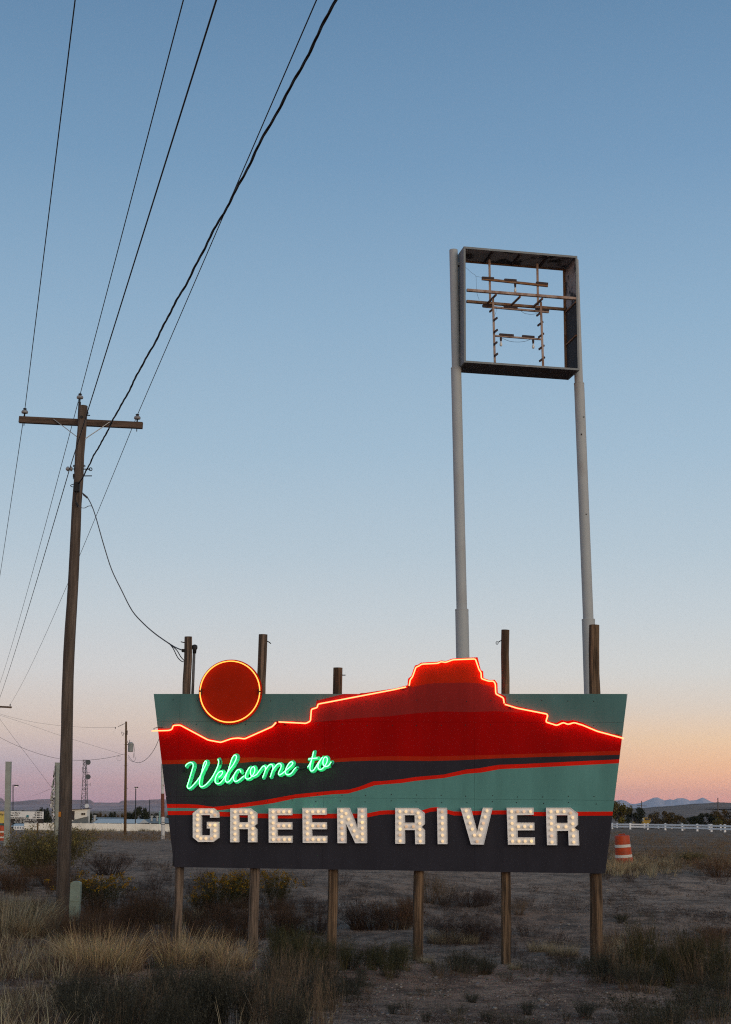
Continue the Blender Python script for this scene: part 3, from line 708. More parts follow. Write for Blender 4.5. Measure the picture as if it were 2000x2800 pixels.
L_(1060, [(1080, 102), (1232, 102), (1328, 455), (1412, 100), (1556, 102), (1425, 647), (1235, 645)], None,
   [(1165, 148), (1196, 239), (1225, 328), (1256, 418), (1287, 508), (1328, 598), (1370, 508), (1393, 418), (1420, 330), (1446, 237), (1474, 147)])
L_(1360, [(140, 100), (538, 100), (541, 207), (295, 210), (296, 320), (550, 322), (552, 435), (302, 437), (302, 540), (560, 540), (560, 648), (160, 648)], None,
   [(215, 157), (305, 157), (398, 157), (494, 157), (217, 245), (221, 331), (222, 420), (226, 508), (228, 596), (323, 596), (415, 596), (509, 596), (314, 381), (408, 379), (502, 381)])
L_(1360, [(722, 100), (1085, 100), (1195, 183), (1198, 350), (1145, 400), (1208, 442), (1215, 658), (1060, 658), (1050, 443), (888, 445), (890, 655), (738, 655)], [(878, 212), (1042, 212), (1043, 325), (880, 325)],
   [(797, 157), (893, 157), (991, 157), (1090, 177), (800, 246), (803, 335), (805, 426), (808, 517), (812, 609), (1120, 246), (1121, 338), (1125, 429), (1130, 519), (1136, 609), (906, 383), (1019, 383)])
def inset(poly, d):
    """polygon moved inwards by d (counter-clockwise), mitred"""
    n = len(poly); out = []
    for i in range(n):
        a, b, c = (Vector(poly[i - 1]), Vector(poly[i]), Vector(poly[(i + 1) % n]))
        e1, e2 = (b - a).normalized(), (c - b).normalized(); n1, n2 = Vector((-e1.y, e1.x)), Vector((-e2.y, e2.x))
        k = n1 + n2; k = k / max(.3, k.dot(n1)) if k.length > 1e-6 else n1
        out.append((b.x + k.x * d, b.y + k.y * d))
    return out
def area(p): return sum(p[i - 1][0] * p[i][1] - p[i][0] * p[i - 1][1] for i in range(len(p))) / 2
DEP, REC, RIM = .085, .014, .007
bm_bulb = MB().lathe((0, 0, 0), [(.012, 0), (.013, -.008), (.020, -.018), (.0245, -.032), (.0235, -.046), (.016, -.056), (.004, -.060)], 10, axis=(0, 1, 0))
bulb_mesh = None; brng = random.Random(4)
for outer, hole, bulbs in LET:
    loops = []
    for lp, sgn in ((outer, 1), (hole, -1)):
        if lp is None: continue
        q = [S(x, y, DEP) for x, y in lp]
        if (area(q) > 0) != (sgn > 0): q = q[::-1]
        loops.append(q)
    mb = MB()
    for q in loops:
        n = len(q); qi = inset(q, RIM)
        mb.add([SL(*p, .004) for p in q] + [SL(*p, DEP) for p in q] + [SL(*p, DEP) for p in qi] + [SL(*p, DEP - REC) for p in qi],
               [f for i in range(n) for f in ((i, (i + 1) % n, n + (i + 1) % n, n + i), (n + i, n + (i + 1) % n, 2 * n + (i + 1) % n, 2 * n + i), (2 * n + i, 2 * n + (i + 1) % n, 3 * n + (i + 1) % n, 3 * n + i))])
    for off, rev, qs in ((DEP - REC, False, [inset(q, RIM) for q in loops]), (.004, True, loops)):
        tri = tessellate_polygon([[Vector((p[0], p[1], 0)) for p in q] for q in qs]); flat = [p for q in qs for p in q]
        mb.add([SL(*p, off) for p in flat], [tuple(reversed(t)) if rev else tuple(t) for t in tri])
    o = mb.build('letter', M['letter'], sign, local=True)
    bmn = bmesh.new(); bmn.from_mesh(o.data); bmesh.ops.recalc_face_normals(bmn, faces=bmn.faces); bmn.to_mesh(o.data); bmn.free()
    for x, y in bulbs:
        u, v = S(x, y, DEP + .02)
        if bulb_mesh is None:
            b = bm_bulb.build('bulb', M['bulb'], None, True); bulb_mesh = b.data; dim_meshes = []
            for e_, cc_ in ((.52, (1.0, .62, .36)), (.66, (1.0, .64, .40)), (1.05, (1.0, .70, .34))):
                q = bulb_mesh.copy(); q.materials.clear(); q.materials.append(mat('lit_bulb_uneven', (.25, .2, .15), .3, .0, 3, bump=0, emit=cc_, e_str=e_)); dim_meshes.append(q)
        else:
            b = bpy.data.objects.new('bulb', bulb_mesh); COL.objects.link(b)
        if brng.random() < .22: b.data = brng.choice(dim_meshes)
        b.parent = o; b.location = SL(u, v, DEP - REC)

# ================================================================== TALL EMPTY SIGN FRAME
M['pipe'] = mat('pillar_grey_paint', (.335, .362, .372), .6, .07, 1.5, (1, 1, .6), second=(.22, .18, .15), s_scale=1.6, s_amt=.28, s_lo=.56, s_hi=.70, bump=.06)
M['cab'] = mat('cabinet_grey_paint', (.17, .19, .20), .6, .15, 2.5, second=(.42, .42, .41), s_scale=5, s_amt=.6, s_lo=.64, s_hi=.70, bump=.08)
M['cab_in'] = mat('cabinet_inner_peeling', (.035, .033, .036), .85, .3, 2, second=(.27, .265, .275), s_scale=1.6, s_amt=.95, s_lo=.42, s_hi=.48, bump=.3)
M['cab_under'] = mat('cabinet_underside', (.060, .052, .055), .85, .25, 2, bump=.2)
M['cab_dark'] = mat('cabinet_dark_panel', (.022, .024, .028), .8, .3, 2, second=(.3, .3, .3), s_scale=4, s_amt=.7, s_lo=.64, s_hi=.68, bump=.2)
M['rust'] = mat('rusty_steel', (.20, .095, .04), .85, .4, 6, second=(.28, .22, .18), s_scale=4, s_amt=.6, bump=.3)
M['rust_pale'] = mat('primer_pink_steel', (.34, .26, .22), .8, .3, 5, (1, 1, .5), second=(.17, .08, .04), s_scale=3, s_amt=.8, bump=.2)
M['ballast'] = mat('ballast_dark', (.035, .022, .022), .7, .3, 8, bump=.1)
M['glass_bulb'] = mat('dead_bulb_glass', (.62, .62, .60), .15, .05, 8, bump=0, spec=.6)
PY = 44.0; KS = PY / 33.0; PAL = R(11.0)
fc = lambda p: (1180 + p[0] / 3.455, 640 + p[1] / 3.455)
fo = at(*fc((305, 115)), PY)                      # upper left front corner of the cabinet
fd = Vector((math.cos(PAL), math.sin(PAL), 0)); fn = Vector((-math.sin(PAL), math.cos(PAL), 0))   # along the face, into the cabinet
def Fp(p, dep):
    """crop pixel of the cabinet -> (along, up) at 'dep' metres into the cabinet"""
    q = ray(*fc(p)); o = fo + fn * dep; t = (o - EYE).dot(fn) / q.dot(fn); w = EYE + q * t
    return (w - o).dot(fd), w.z
def Fw(u, z, dep): return fo + fd * u + fn * dep + Vector((0, 0, z - fo.z))
CW = Fp((1378, 212), 0)[0]; CT = (Fp((305, 115), 0)[1] + Fp((1378, 212), 0)[1]) / 2; CB = (Fp((335, 1214), 0)[1] + Fp((1418, 1289), 0)[1]) / 2; CD = .82 * KS
pyl_base = at(1265, 2300, PY)
pylon = Thing('tall_sign_frame', 'empty rusty square sign cabinet on two tall grey pipe pillars behind the welcome sign', 'sign frame', (fo.x, fo.y, ground_z(fo.x, fo.y)), PAL)
def fbar(a, b, dep_a, w, d, name, m, dep_b=None, parent=None):
    db = dep_a if dep_b is None else dep_b; ua = Fp(a, dep_a); ub = Fp(b, db)
    mb = MB().bar(Fw(*ua, dep_a), Fw(*ub, db), w * KS, d * KS); o = mb.build(name, M[m], pylon)
    if parent: o.parent = parent
    return o
rotF = pylon.rot
def fbox(u0, u1, d0, d1, z0, z1, name, m, parent=None):
    c = Fw((u0 + u1) / 2, (z0 + z1) / 2, (d0 + d1) / 2); mb = MB().box(c, (u1 - u0, d1 - d0, z1 - z0), rotF); o = mb.build(name, M[m], pylon)
    if parent: o.parent = parent
    return o
t_ = .047
side_l = fbox(0, t_, 0, CD, CB, CT, 'side_panel', 'cab'); side_r = fbox(CW - t_, CW, 0, CD, CB, CT, 'side_panel', 'cab')
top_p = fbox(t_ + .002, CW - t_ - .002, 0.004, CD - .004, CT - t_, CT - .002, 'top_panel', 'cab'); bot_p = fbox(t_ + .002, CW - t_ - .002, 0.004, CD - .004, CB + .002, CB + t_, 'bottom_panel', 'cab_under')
# face rims
for u0, u1, z0, z1 in ((0, CW, CT - .065, CT + .003), (0, CW, CB - .003, CB + .06)): fbox(u0, u1, -.012, 0, z0, z1, 'face_rim', 'cab')
for u0, u1 in ((-.003, .06), (CW - .06, CW + .003)): fbox(u0, u1, -.012, 0, CB + .061, CT - .066, 'face_rim', 'cab')
# back frame, rusty angle
for u0, u1, z0, z1 in ((t_, CW - t_, CT - .10, CT - t_ - .003),): fbox(u0, u1, CD - .06, CD, z0, z1, 'back_angle', 'rust')
fbox(CW - t_ - .075, CW - t_ - .003, CD - .06, CD, CB + t_ + .003, CT - .102, 'back_angle', 'rust')
fbox(t_ + .003, t_ + .06, CD - .06, CD, CB + t_ + .003, CT - .102, 'back_angle', 'rust')
# peeling liner sheets under the top and inside the right hand side
w4 = (CW - 2 * t_) / 4
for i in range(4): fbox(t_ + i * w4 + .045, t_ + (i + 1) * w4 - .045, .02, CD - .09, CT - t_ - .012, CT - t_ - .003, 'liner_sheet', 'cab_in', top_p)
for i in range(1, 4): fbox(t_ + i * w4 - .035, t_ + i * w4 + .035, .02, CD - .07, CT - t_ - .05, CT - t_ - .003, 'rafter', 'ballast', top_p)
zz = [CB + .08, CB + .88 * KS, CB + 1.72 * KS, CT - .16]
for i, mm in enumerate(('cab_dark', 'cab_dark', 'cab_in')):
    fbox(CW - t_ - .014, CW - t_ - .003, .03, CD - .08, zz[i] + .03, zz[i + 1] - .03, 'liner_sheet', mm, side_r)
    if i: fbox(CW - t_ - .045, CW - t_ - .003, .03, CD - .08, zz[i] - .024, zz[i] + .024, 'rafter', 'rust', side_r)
# middle rails and their cross braces
fbar((335, 530), (1368, 611), .04, .07, .06, 'rail', 'rust_pale'); fbar((332, 636), (1262, 712), CD - .12, .07, .06, 'rail', 'rust')
for a, b in (((612, 572), (530, 655)), ((838, 592), (745, 682)), ((1050, 610), (958, 692))): fbar(a, b, .07, .04, .04, 'brace', 'rust', CD - .16)
# lamp posts inside
for a, b, dp, mm in (((548, 240), (556, 640), .69, 'rust_pale'), ((1001, 278), (1008, 670), .69, 'rust_pale'), ((582, 600), (600, 1216), .40, 'rust_pale'), ((1034, 640), (1056, 1250), .40, 'rust_pale')):
    fbar(a, b, dp, .05, .05, 'lamp_rail', mm)
def lampbar(a, b, dp, h, mm, boxes, bulbs):
    bar_ = fbar(a, b, dp, .05, h, 'lamp_bracket', mm)
    for x0, y0, x1, y1 in boxes: fbar((x0, y0), (x1, y1), dp, .07, .055, 'ballast', 'ballast', parent=bar_)
    for x, y in bulbs:
        u, z = Fp((x, y), dp); k = 34 / F_PX / 3.455
        mb = MB().lathe(Fw(u, z, dp), [(.018 * KS, .0), (.03 * KS, -.02 * KS), (.022 * KS, -.10 * KS)], 8); mb.build('socket', M['ballast'], pylon).parent = bar_
        mb = MB().lathe(Fw(u, z - .09 * KS, dp), [(q * KS, w_ * KS) for q, w_ in ((.015, 0), (.017, -.03), (.034, -.08), (.03, -.12), (.009, -.14))], 10); mb.build('dead_bulb', M['glass_bulb'], pylon, True).parent = bar_
lampbar((478, 424), (1100, 490), .62, .055, 'rust', [(478, 415, 590, 422), (690, 434, 803, 442), (990, 462, 1100, 473)], [(792, 468)])
lampbar((492, 684), (1108, 738), .66, .045, 'rust_pale', [(484, 678, 580, 684), (684, 690, 812, 698), (984, 712, 1110, 722)], [])
lampbar((605, 962), (1038, 995), .40, .035, 'rust_pale', [(642, 951, 776, 961), (858, 967, 972, 976)], [(657, 975), (962, 998)])
def fwire(pts, dp, name='loose_wire', r=.006):
    P = [Fw(*Fp(p, dp), dp) for p in pts]; MB().tube(catmull(P, 6), r, 5).build(name, M['wire_black'], pylon)
fwire([(670, 985), (740, 1012), (820, 1020), (890, 1012), (935, 994)], .39); fwire([(840, 720), (880, 748), (940, 758), (1000, 752)], .66); fwire([(325, 315), (380, 365), (420, 398), (425, 480), (432, 560), (452, 622)], .4, r=.004); fwire([(420, 398), (478, 410)], .42, r=.004)
fwire([(612, 690), (612, 730), (598, 770)], .4, r=.004)
for x, y, s in ((1020, 752, 1), (1030, 846, 1), (1037, 957, 1), (1041, 1070, 1), (1046, 1182, 1), (566, 722, .6), (607, 802, .6), (610, 915, .6), (606, 1032, .6), (612, 1140, .6)):
    fbar((x - 24 * s, y + 20 * s), (x + 24 * s, y - 18 * s), .29, .03, .045, 'sleeve_clip', 'ballast', .48)
# pillars: three pipe sizes
def pillar(top, steps, name='pillar'):
    """steps: list of (centre pixel x, pixel y, radius) from the top down"""
    pass
def pipe(x0, y0, x1, y1, r, Yp, name):
    a, b = at(x0, y0, Yp), at(x1, y1, Yp); mb = MB().tube([b, a], r, 24); return autosmooth(mb.build(name, M['pipe'], pylon), 40)
YLp = PY + .56; YRp = PY + .56 + CW * math.sin(PAL)
gl = at(1276, 2330, YLp); gzl = ground_z(gl.x, gl.y)
pipe(1240.6, 684, 1247.8, 1012, .102 * KS, YLp, 'pillar'); 
pb = pipe(1247.6, 1006, 1263.3, 1670, .123 * KS, YLp, 'pillar'); pc = pipe(1263.3, 1666, 1278, 2400, .153 * KS, YLp, 'pillar')
pipe(1571.2, 712, 1583.5, 1055, .102 * KS, YRp, 'pillar'); pipe(1584, 1048, 1609.3, 1698, .123 * KS, YRp, 'pillar'); pipe(1609.3, 1693, 1631, 2400, .153 * KS, YRp, 'pillar')
for x, y, yy, r in ((1247.6, 1007, YLp, .123 * KS), (1263.3, 1668, YLp, .153 * KS), (1584, 1049, YRp, .123 * KS), (1609.3, 1695, YRp, .153 * KS)):
    c = at(x, y, yy); MB().lathe(c, [(r - .03, .012), (r + .004, .008), (r + .004, -.02)], 24).build('pipe_collar', M['pipe'], pylon)
g_ = at(1256, 850, YLp); 
for z in (CB + .35, CT - .4): fbox(-.14, 0, .48, .64, z - .05, z + .05, 'mount_plate', 'cab'); fbox(CW, CW + .05, .48, .64, z - .05, z + .05, 'mount_plate', 'cab')
for x, y in ((1597, 1140), (1590.5, 1188), (1603.5, 1406)):
    c = at(x, y, YRp) ; c = c + (EYE - c).normalized() * .165; MB().box(c, (.04, .02, .06 if y == 1188 else .03)).build('hole_patch', M['iron'], pylon)

# ================================================================== UTILITY POLES
def insulator(mb, p, s=1.0):
    mb.lathe(p, [(.018 * s, 0), (.018 * s, .07 * s), (.04 * s, .075 * s), (.078 * s, .085 * s), (.085 * s, .12 * s), (.07 * s, .15 * s), (.04 * s, .165 * s), (.034 * s, .18 * s), (.05 * s, .195 * s), (.03 * s, .215 * s)], 12, ms=[1, 1, 0, 0, 0, 0, 2, 2, 2])
UY = 30.0
uc = lambda p: (p[0] / 3.248, 1040 + p[1] / 3.248)
ub = at(171, 2508, UY); ug = ground_z(ub.x, ub.y)
upole = Thing('utility_pole', 'tall weathered wooden utility pole with crossarm in the left foreground', 'utility pole', (ub.x, ub.y, ug))
rng = random.Random(8)
pts = []; rr = []
for i in range(22):
    t = i / 21; y = lerp(2530, 1110, t); x = pl(y, [1110, 1300, 1440, 1900, 2200, 2400, 2530], [228, 215.5, 207.5, 185, 180, 174.5, 170.5]) + rng.uniform(-.4, .4); pts.append(at(x, y, UY)); rr.append(pl(y, [1110, 1440, 1900, 2200, 2530], [11.8, 13.5, 15.5, 17.5, 19.2]) * mpp(x, y, UY) * rng.uniform(.98, 1.02))
# the foot swells a little and is redder
pole_o = autosmooth(MB().tube(pts, rr, 18, jit=.03, rng=rng).build('pole', M['wood_pole'], upole), 50)
aY = UY + .17
aL, aR = (at(53.3, 1147.5, aY)), (at(390.4, 1163.7, aY))
arm_o = MB().bar(aL, aR, .135, .105, up=(0, 1, 0)).build('crossarm', M['wood_arm'], upole)
for x0, y0, x1, y1 in ((480, 345, 690, 505), (975, 372, 757, 520)):
    MB().bar(at(*uc((x0, y0)), aY - .06), at(*uc((x1, y1)), UY - .02), .045, .014).build('brace', M['galv'], upole)
INS = {}
for k, px, py in (('L', 67.5, 1139), ('R', 375.5, 1155), ('T', 218.6, 1099)):
    p = at(px, py, aY if k != 'T' else UY - .02); mb = MB(); insulator(mb, p, .86); mb.build('insulator', [M['porcelain'], M['iron'], M['wire_black']], upole, True); INS[k] = p + Vector((0, 0, .165))
    if k != 'T': MB().tube([p, p - Vector((0, 0, .20))], .010, 6).build('pin', M['iron'], upole)
p = at(218.6, 1099, UY - .02); MB().bar(p, p - Vector((0, 0, .42)), .05, .03).build('ridge_pin', M['iron'], upole)
MB().tube([at(*uc((765, 310)), UY), at(*uc((802, 311)), UY)], .012, 6).build('bolt', M['iron'], upole)
MB().tube([at(*uc((775 + 9 * math.cos(q), 290 + 12 * math.sin(q))), UY) for q in np.linspace(0, 6.28, 10, False)], .010, 5, closed=True).build('eye_nut', M['iron'], upole)
MB().lathe(at(*uc((736, 336)), UY) - Vector((0, .10, 0)), [(.03, 0), (.03, .02)], 8, axis=(0, -1, 0)).build('bolt', M['iron'], upole)
zc = lambda p: (160 + p[0] / 10.15, 1220 + p[1] / 10.15)
def ztube(pts, r, name, m, dy=0.0, closed=False, n=6, smooth_=True):
    P = [at(*zc(p), UY + dy) for p in pts]; P = catmull(P, 4) if (smooth_ and not closed) else P
    return MB().tube(P, r, n, closed=closed).build(name, M[m], upole, True)
ztube([(245, 632), (480, 634)], .011, 'bolt', 'iron'); ztube([(700, 636), (885, 640)], .012, 'bolt', 'iron')
ztube([(895 + 42 * math.cos(q), 640 + 40 * math.sin(q)) for q in np.linspace(0, 6.28, 14, False)], .010, 'eye_nut', 'iron', closed=True)
SP = at(*zc((315, 630)), UY); mb = MB().lathe(SP - Vector((.05, 0, 0)), [(.02, -.03), (.05, 0), (.055, .02), (.03, .035), (.03, .06), (.055, .075), (.05, .10), (.02, .11)], 12, axis=(1, 0, 0)); mb.build('spool_insulator', M['porcelain'], upole, True)
ztube([(700, 826), (932, 824)], .012, 'bolt', 'iron'); ztube([(432 + 18 * math.cos(q), 890 + 24 * math.sin(q)) for q in np.linspace(0, 6.28, 10, False)], .009, 'eye_nut', 'iron', closed=True)
for cx in (450, 742): ztube([(cx - 15 + 18 * math.cos(q), 552 + 26 * math.sin(q)) for q in np.linspace(0, 6.28, 10, False)], .009, 'eye_nut', 'iron', closed=True)
MB().box(at(*zc((470, 640)), UY), (.03, .12, .12)).build('pole_band', M['iron'], upole); MB().box(at(*zc((440, 822)), UY), (.04, .08, .07)).build('pole_band', M['iron'], upole)
ztube([(560, 1050), (440, 1052), (350, 1080), (345, 1105), (390, 1128), (470, 1130)], .008, 'cable_loop', 'wire_black', -.13)
ztube([(580, 1030), (540, 1090), (510, 1140), (530, 1200), (505, 1280), (480, 1400), (478, 1480), (500, 1570), (540, 1650)], .011, 'tail_cable', 'wire_black', -.16)
MB().tube([at(*zc((495, 1570)), UY - .17), at(*zc((548, 1665)), UY - .17)], .022, 8).build('splice', M['wire_black'], upole)
MB().box(at(*zc((520, 1130)), UY - .16), (.11, .07, .20)).build('cable_clamp', M['wire_black'], upole)
MB().box(at(164, 2226.5, UY - .12), (.05, .02, .10)).build('pole_tag', mat('orange_tag', (.55, .20, .02), .6, .1, 9, bump=0), upole)

# far pole of the same line
shift = at(28.5, 1927.5, 113.0) - INS['R'] + Vector((0, 0, .05))
up2 = part_copy(upole.o); up2.location = upole.o.location + shift; up2['label'] = 'farther utility pole of the same line, only its crossarm end showing at the left edge'
gsh = ground_z(up2.location.x, up2.location.y)
for o in (upole.o, up2): o['group'] = 'wooden utility poles of the power line'

# service pole with the transformer
g = ghit(343, 2284); Y2 = g.y
tp = Thing('service_pole', 'brown wooden service pole carrying a grey transformer beyond the lot', 'utility pole', (g.x, g.y, ground_z(g.x, g.y)))
k2 = mpp(343, 2100, Y2)
MB().tube([at(342.5, 2287, Y2), at(344, 2130, Y2), at(345.5, 1973, Y2)], [4.0 * k2, 3.4 * k2, 2.6 * k2], 12).build('pole', M['wood_far'], tp, True)
M['trans'] = mat('transformer_grey', (.26, .28, .28), .5, .1, 4, bump=.03)
c = at(357.2, 2056, Y2); mb = MB().lathe(c, [(6.6 * k2, 0), (6.9 * k2, 2 * k2), (6.9 * k2, 22 * k2), (7.2 * k2, 22.5 * k2), (6.8 * k2, 24.5 * k2), (3 * k2, 26.5 * k2)], 18); tr_o = mb.build('transformer', M['trans'], tp, True)
for x, y0, y1 in ((349.8, 2031, 2025.5), (355, 2030, 2023)): MB().tube([at(x, y0, Y2), at(x, y1, Y2)], .9 * k2, 8).build('bushing', M['porcelain'], tp, True)
MB().bar(at(345, 2036, Y2), at(352, 2036, Y2), .05).build('hanger', M['iron'], tp)
def ptube(pts, Y, r, name, m, thing, n=5, cat_=True):
    P = [at(x, y, Y) for x, y in pts]; return MB().tube(catmull(P, 5) if cat_ else P, r, n).build(name, M[m], thing, True)
ptube([(365, 2034), (366.5, 2050), (368, 2065), (371, 2073), (369, 2080), (362, 2082), (353, 2076), (351, 2070)], Y2, .35 * k2, 'drop_lead', 'wire_grey', tp)
ptube([(366, 2034), (368, 2050), (366, 2064), (365, 2073)], Y2, .45 * k2, 'drop_lead', 'wire_black', tp)
ptube([(326 + 6 * math.cos(q), 2074 + 6.5 * math.sin(q)) for q in np.linspace(0, 6.2, 16)], Y2, .28 * k2, 'cable_loop', 'wire_grey', tp)
ptube([(341.5, 1978.5), (333, 1982.5), (323.5, 1986.8)], Y2, .8 * k2, 'strain_insulator', 'iron', tp, 6)
ptube([(316, 1988), (316.3, 1992.5)], Y2, 1.1 * k2, 'splice', 'iron', tp, 6)
ptube([(333, 2001), (337.5, 2003), (339, 2010), (336, 2012), (333.5, 2006), (333, 2001)], Y2, .55 * k2, 'cutout', 'iron', tp, 6, False)
MB().box(at(348, 2003.5, Y2 - .1), (2.4 * k2, .12, 12 * k2)).build('cutout_bracket', M['wood_arm'], tp)
for y in (2006, 2036, 2045, 2063.5, 2093, 2157): MB().tube([at(338.5, y + .6, Y2), at(351 if y > 2080 else 348, y - (1.2 if y > 2080 else 0), Y2)], .45 * k2, 6).build('bolt', M['iron'], tp)

# small far poles
def far_pole(x, y0, Y, y1, w, label, arm=None, m='wood_far', name='utility_pole', cat='utility pole', group='far poles'):
    b = at(x, y1, Y); b.z = ground_z(b.x, b.y); k = mpp(x, y0, Y); t = Thing(name, label, cat, b, group=group)
    MB().tube([b - Vector((0, 0, .2)), at(x, y0, Y)], [w * k * .55, w * k * .45], 8).build('pole', M[m], t, True)
    if arm: MB().bar(at(arm[0], arm[2], Y), at(arm[1], arm[3], Y), 1.3 * k, 1.3 * k).build('crossarm', M[m], t)
    return t
far_pole(410, 2186, 230, 2246, 2.2, 'bare far pole behind the pale blue roofs, left of the sign', m='iron')
far_pole(1754.8, 2189.5, 330, 2246, 2.4, 'far pole with crossarm in front of the blue mountains', (1742, 1769.5, 2202, 2204), m='wood_pole')
far_pole(1963.5, 2182, 300, 2250, 2.8, 'far pole without crossarm near the right edge', m='wood_pole')

# ================================================================== WIRES
def span(a, b, sag, n=14):
    a, b = Vector(a), Vector(b); return [a.lerp(b, i / n) - Vector((0, 0, sag * 4 * (i / n) * (1 - i / n))) for i in range(n + 1)]
def wire(pts, r, label, m='wire', name='overhead_wire', group='overhead wires', n=6):
    o = MB().tube(pts, r, n).build(name, M[m], None, True); return tag(o, label, 'wire', group)
def beyond(a, b, k): return Vector(a) + (Vector(a) - Vector(b)) * k        # past a, away from b
BS = shift
for key, tx, Yt, lab in (('L', 206, 13.9, 'thin wire on the left crossarm insulator'), ('T', 502, 14.2, 'thin wire on the pole top insulator'), ('R', 866, 13.6, 'thin wire on the right crossarm insulator')):
    A = INS[key]; T = at(tx, 0, Yt)
    wire(span(beyond(T, A, 1.1), A, .0, 4)[:-1] + span(A, A + BS, .55, 18), .0075, lab)
A = SP; T = at(592, 0, 12.2)
wire(span(beyond(T, A, 1.1), A, 0, 4)[:-1] + span(A, A + BS, .45, 18), .0095, 'wire tied to the white spool below the crossarm')
# twisted triplex service cable
T = at(917, 0, 12.0); A = at(*zc((575, 1040)), UY - .17); T2 = beyond(T, A, .55)
axis = (A - T2); Ln = axis.length; z = axis.normalized(); x = z.cross(Vector((0, 0, 1))).normalized(); y = z.cross(x)
tw = Thing('twisted_service_cable', 'thick black twisted cable running from the pole up over the viewer', 'wire', A, group='overhead wires')
def tri_pt(s, ph, r):
    t = s / Ln; c = T2 + axis * t + x * (.006 * math.sin(s * 2.3) + .0045 * math.sin(s * 5.1 + 1)) - Vector((0, 0, .03 * 4 * t * (1 - t))); w = 2 * math.pi * s / 1.15 + ph + .5 * math.sin(s * 1.7)
    return c + (x * math.cos(w) + y * math.sin(w)) * r
for ph, r in ((0, .0085), (2.1, .0085), (4.2, .006)):
    MB().tube([tri_pt(s, ph, .0090) for s in np.arange(0, Ln, .085)], r, 6).build('strand', M['wire_black'], tw, True)
# service drop to the welcome sign
dp = [(226, 1348), (240, 1361), (252.5, 1385), (262, 1412), (270, 1440), (286, 1496), (306, 1558), (332.5, 1613), (362, 1670), (394, 1706), (425, 1733), (456, 1755), (480, 1770), (502, 1779)]
YE = 24.9
P = [at(px, py, lerp(UY - .15, YE, i / (len(dp) - 1))) for i, (px, py) in enumerate(dp)]
sd_ = Thing('service_drop', 'grey cable sagging from the pole down to the first sign post', 'wire', P[0], group='overhead wires')
MB().tube(catmull(P, 4), .011, 6).build('cable', M['wire_grey'], sd_, True)
MB().tube([at(229, 1352, UY - .2), at(239, 1360.5, UY - .3)], .022, 8).build('wedge_clamp', M['wire_grey'], sd_, True)
P = [at(px, py, UY - .2 - i * .06) for i, (px, py) in enumerate([(214, 1384), (222, 1388), (232, 1389), (242, 1384), (251, 1384), (256, 1392)])]; MB().tube(catmull(P, 4), .007, 6).build('tail', M['wire_grey'], sd_, True)
P = [at(px, py, 25.2 - i * .05) for i, (px, py) in enumerate([(462, 1758), (474, 1773), (486, 1797), (497, 1808), (505, 1810)])]; MB().tube(catmull(P, 4), .008, 6).build('tail', M['wire_black'], sd_, True)
P = [at(px, py, 25.2 - i * .05) for i, (px, py) in enumerate([(470, 1765), (484, 1778), (495, 1796), (505, 1807)])]; MB().tube(catmull(P, 4), .008, 6).build('tail', M['wire_black'], sd_, True)
# wires between the far pole and the service pole, and others low on the left
YB = 113.0
def wpx(pts, Ya, Yb, r, lab, m='wire_grey'):
    n = len(pts) - 1; wire(catmull([at(px, py, lerp(Ya, Yb, i / n)) for i, (px, py) in enumerate(pts)], 4), r, lab, m, n=5)
wpx([(-12, 1946), (16, 1957), (90, 1974), (165, 1984), (240, 1989), (316, 1989.5)], YB, Y2, .007, 'upper faint wire running level to the transformer pole top')
wpx([(-12, 1952), (20, 1962), (90, 1985), (165, 2011), (250, 2037), (334, 2062.5)], YB, Y2, .007, 'faint straight wire sloping to the middle of the transformer pole')
wpx([(-12, 2010), (40, 2036), (100, 2059), (165, 2075), (230, 2079), (290, 2073), (338, 2062.5)], YB, Y2, .012, 'sagging cable left of the transformer pole', 'wire')
wpx([(351, 2065), (362, 2080), (378, 2085.5), (395, 2080), (412, 2064), (426, 2042), (440, 2010), (470, 1950)], Y2, 60, .013, 'sagging cable right of the transformer pole going behind the sign', 'wire')
wpx([(-8, 1955), (37, 2016), (90, 2085), (140, 2152), (205, 2240), (238, 2282)], YB, 96, .009, 'guy wire slanting down behind the utility pole to the ground', 'wire_grey')
wpx([(40, 2190), (90, 2176), (139, 2157)], 300, 64, .006, 'faint wire from the skyline to the torn banner', 'wire_grey')

# ================================================================== THINGS AROUND THE LOT
def gbase(px, py):
    g = ghit(px, py); g.z = ground_z(g.x, g.y); return g
def rotz(a): return Matrix.Rotation(a, 3, 'Z')
M['steelpost'] = mat('pale_green_steel', (.30, .325, .29), .6, .12, 2, bump=.05, second=(.22, .20, .17), s_scale=3, s_amt=.4)
for x0, x1, ytop, ybot, lab in ((17.2, 31.2, 2084.5, 2313, 'square grey green steel post at the left edge with nothing on it'), (152.0, 166.5, 2087, 2308, 'square grey green steel post half hidden behind the utility pole')):
    g = gbase(24, 2313); Yp = g.y; xb = (x0 + x1) / 2; b = at(xb - 2 if xb > 100 else 19.5, ybot, Yp); b.z = ground_z(b.x, b.y); k = mpp(xb, 2150, Yp); w = (x1 - x0) * k
    t = Thing('steel_post', lab, 'post', b, group='square steel posts of a removed billboard'); top = at(xb, ytop, Yp)
    MB().bar(b - Vector((0, 0, .2)), top, w, w, up=(0, 1, 0)).build('shaft', M['steelpost'], t)
    MB().bar(top - Vector((0, 0, .002)), top + Vector((0, 0, .03)), w * 1.05, w * 1.05, up=(0, 1, 0)).build('cap', M['steelpost'], t)
    POSTY = Yp
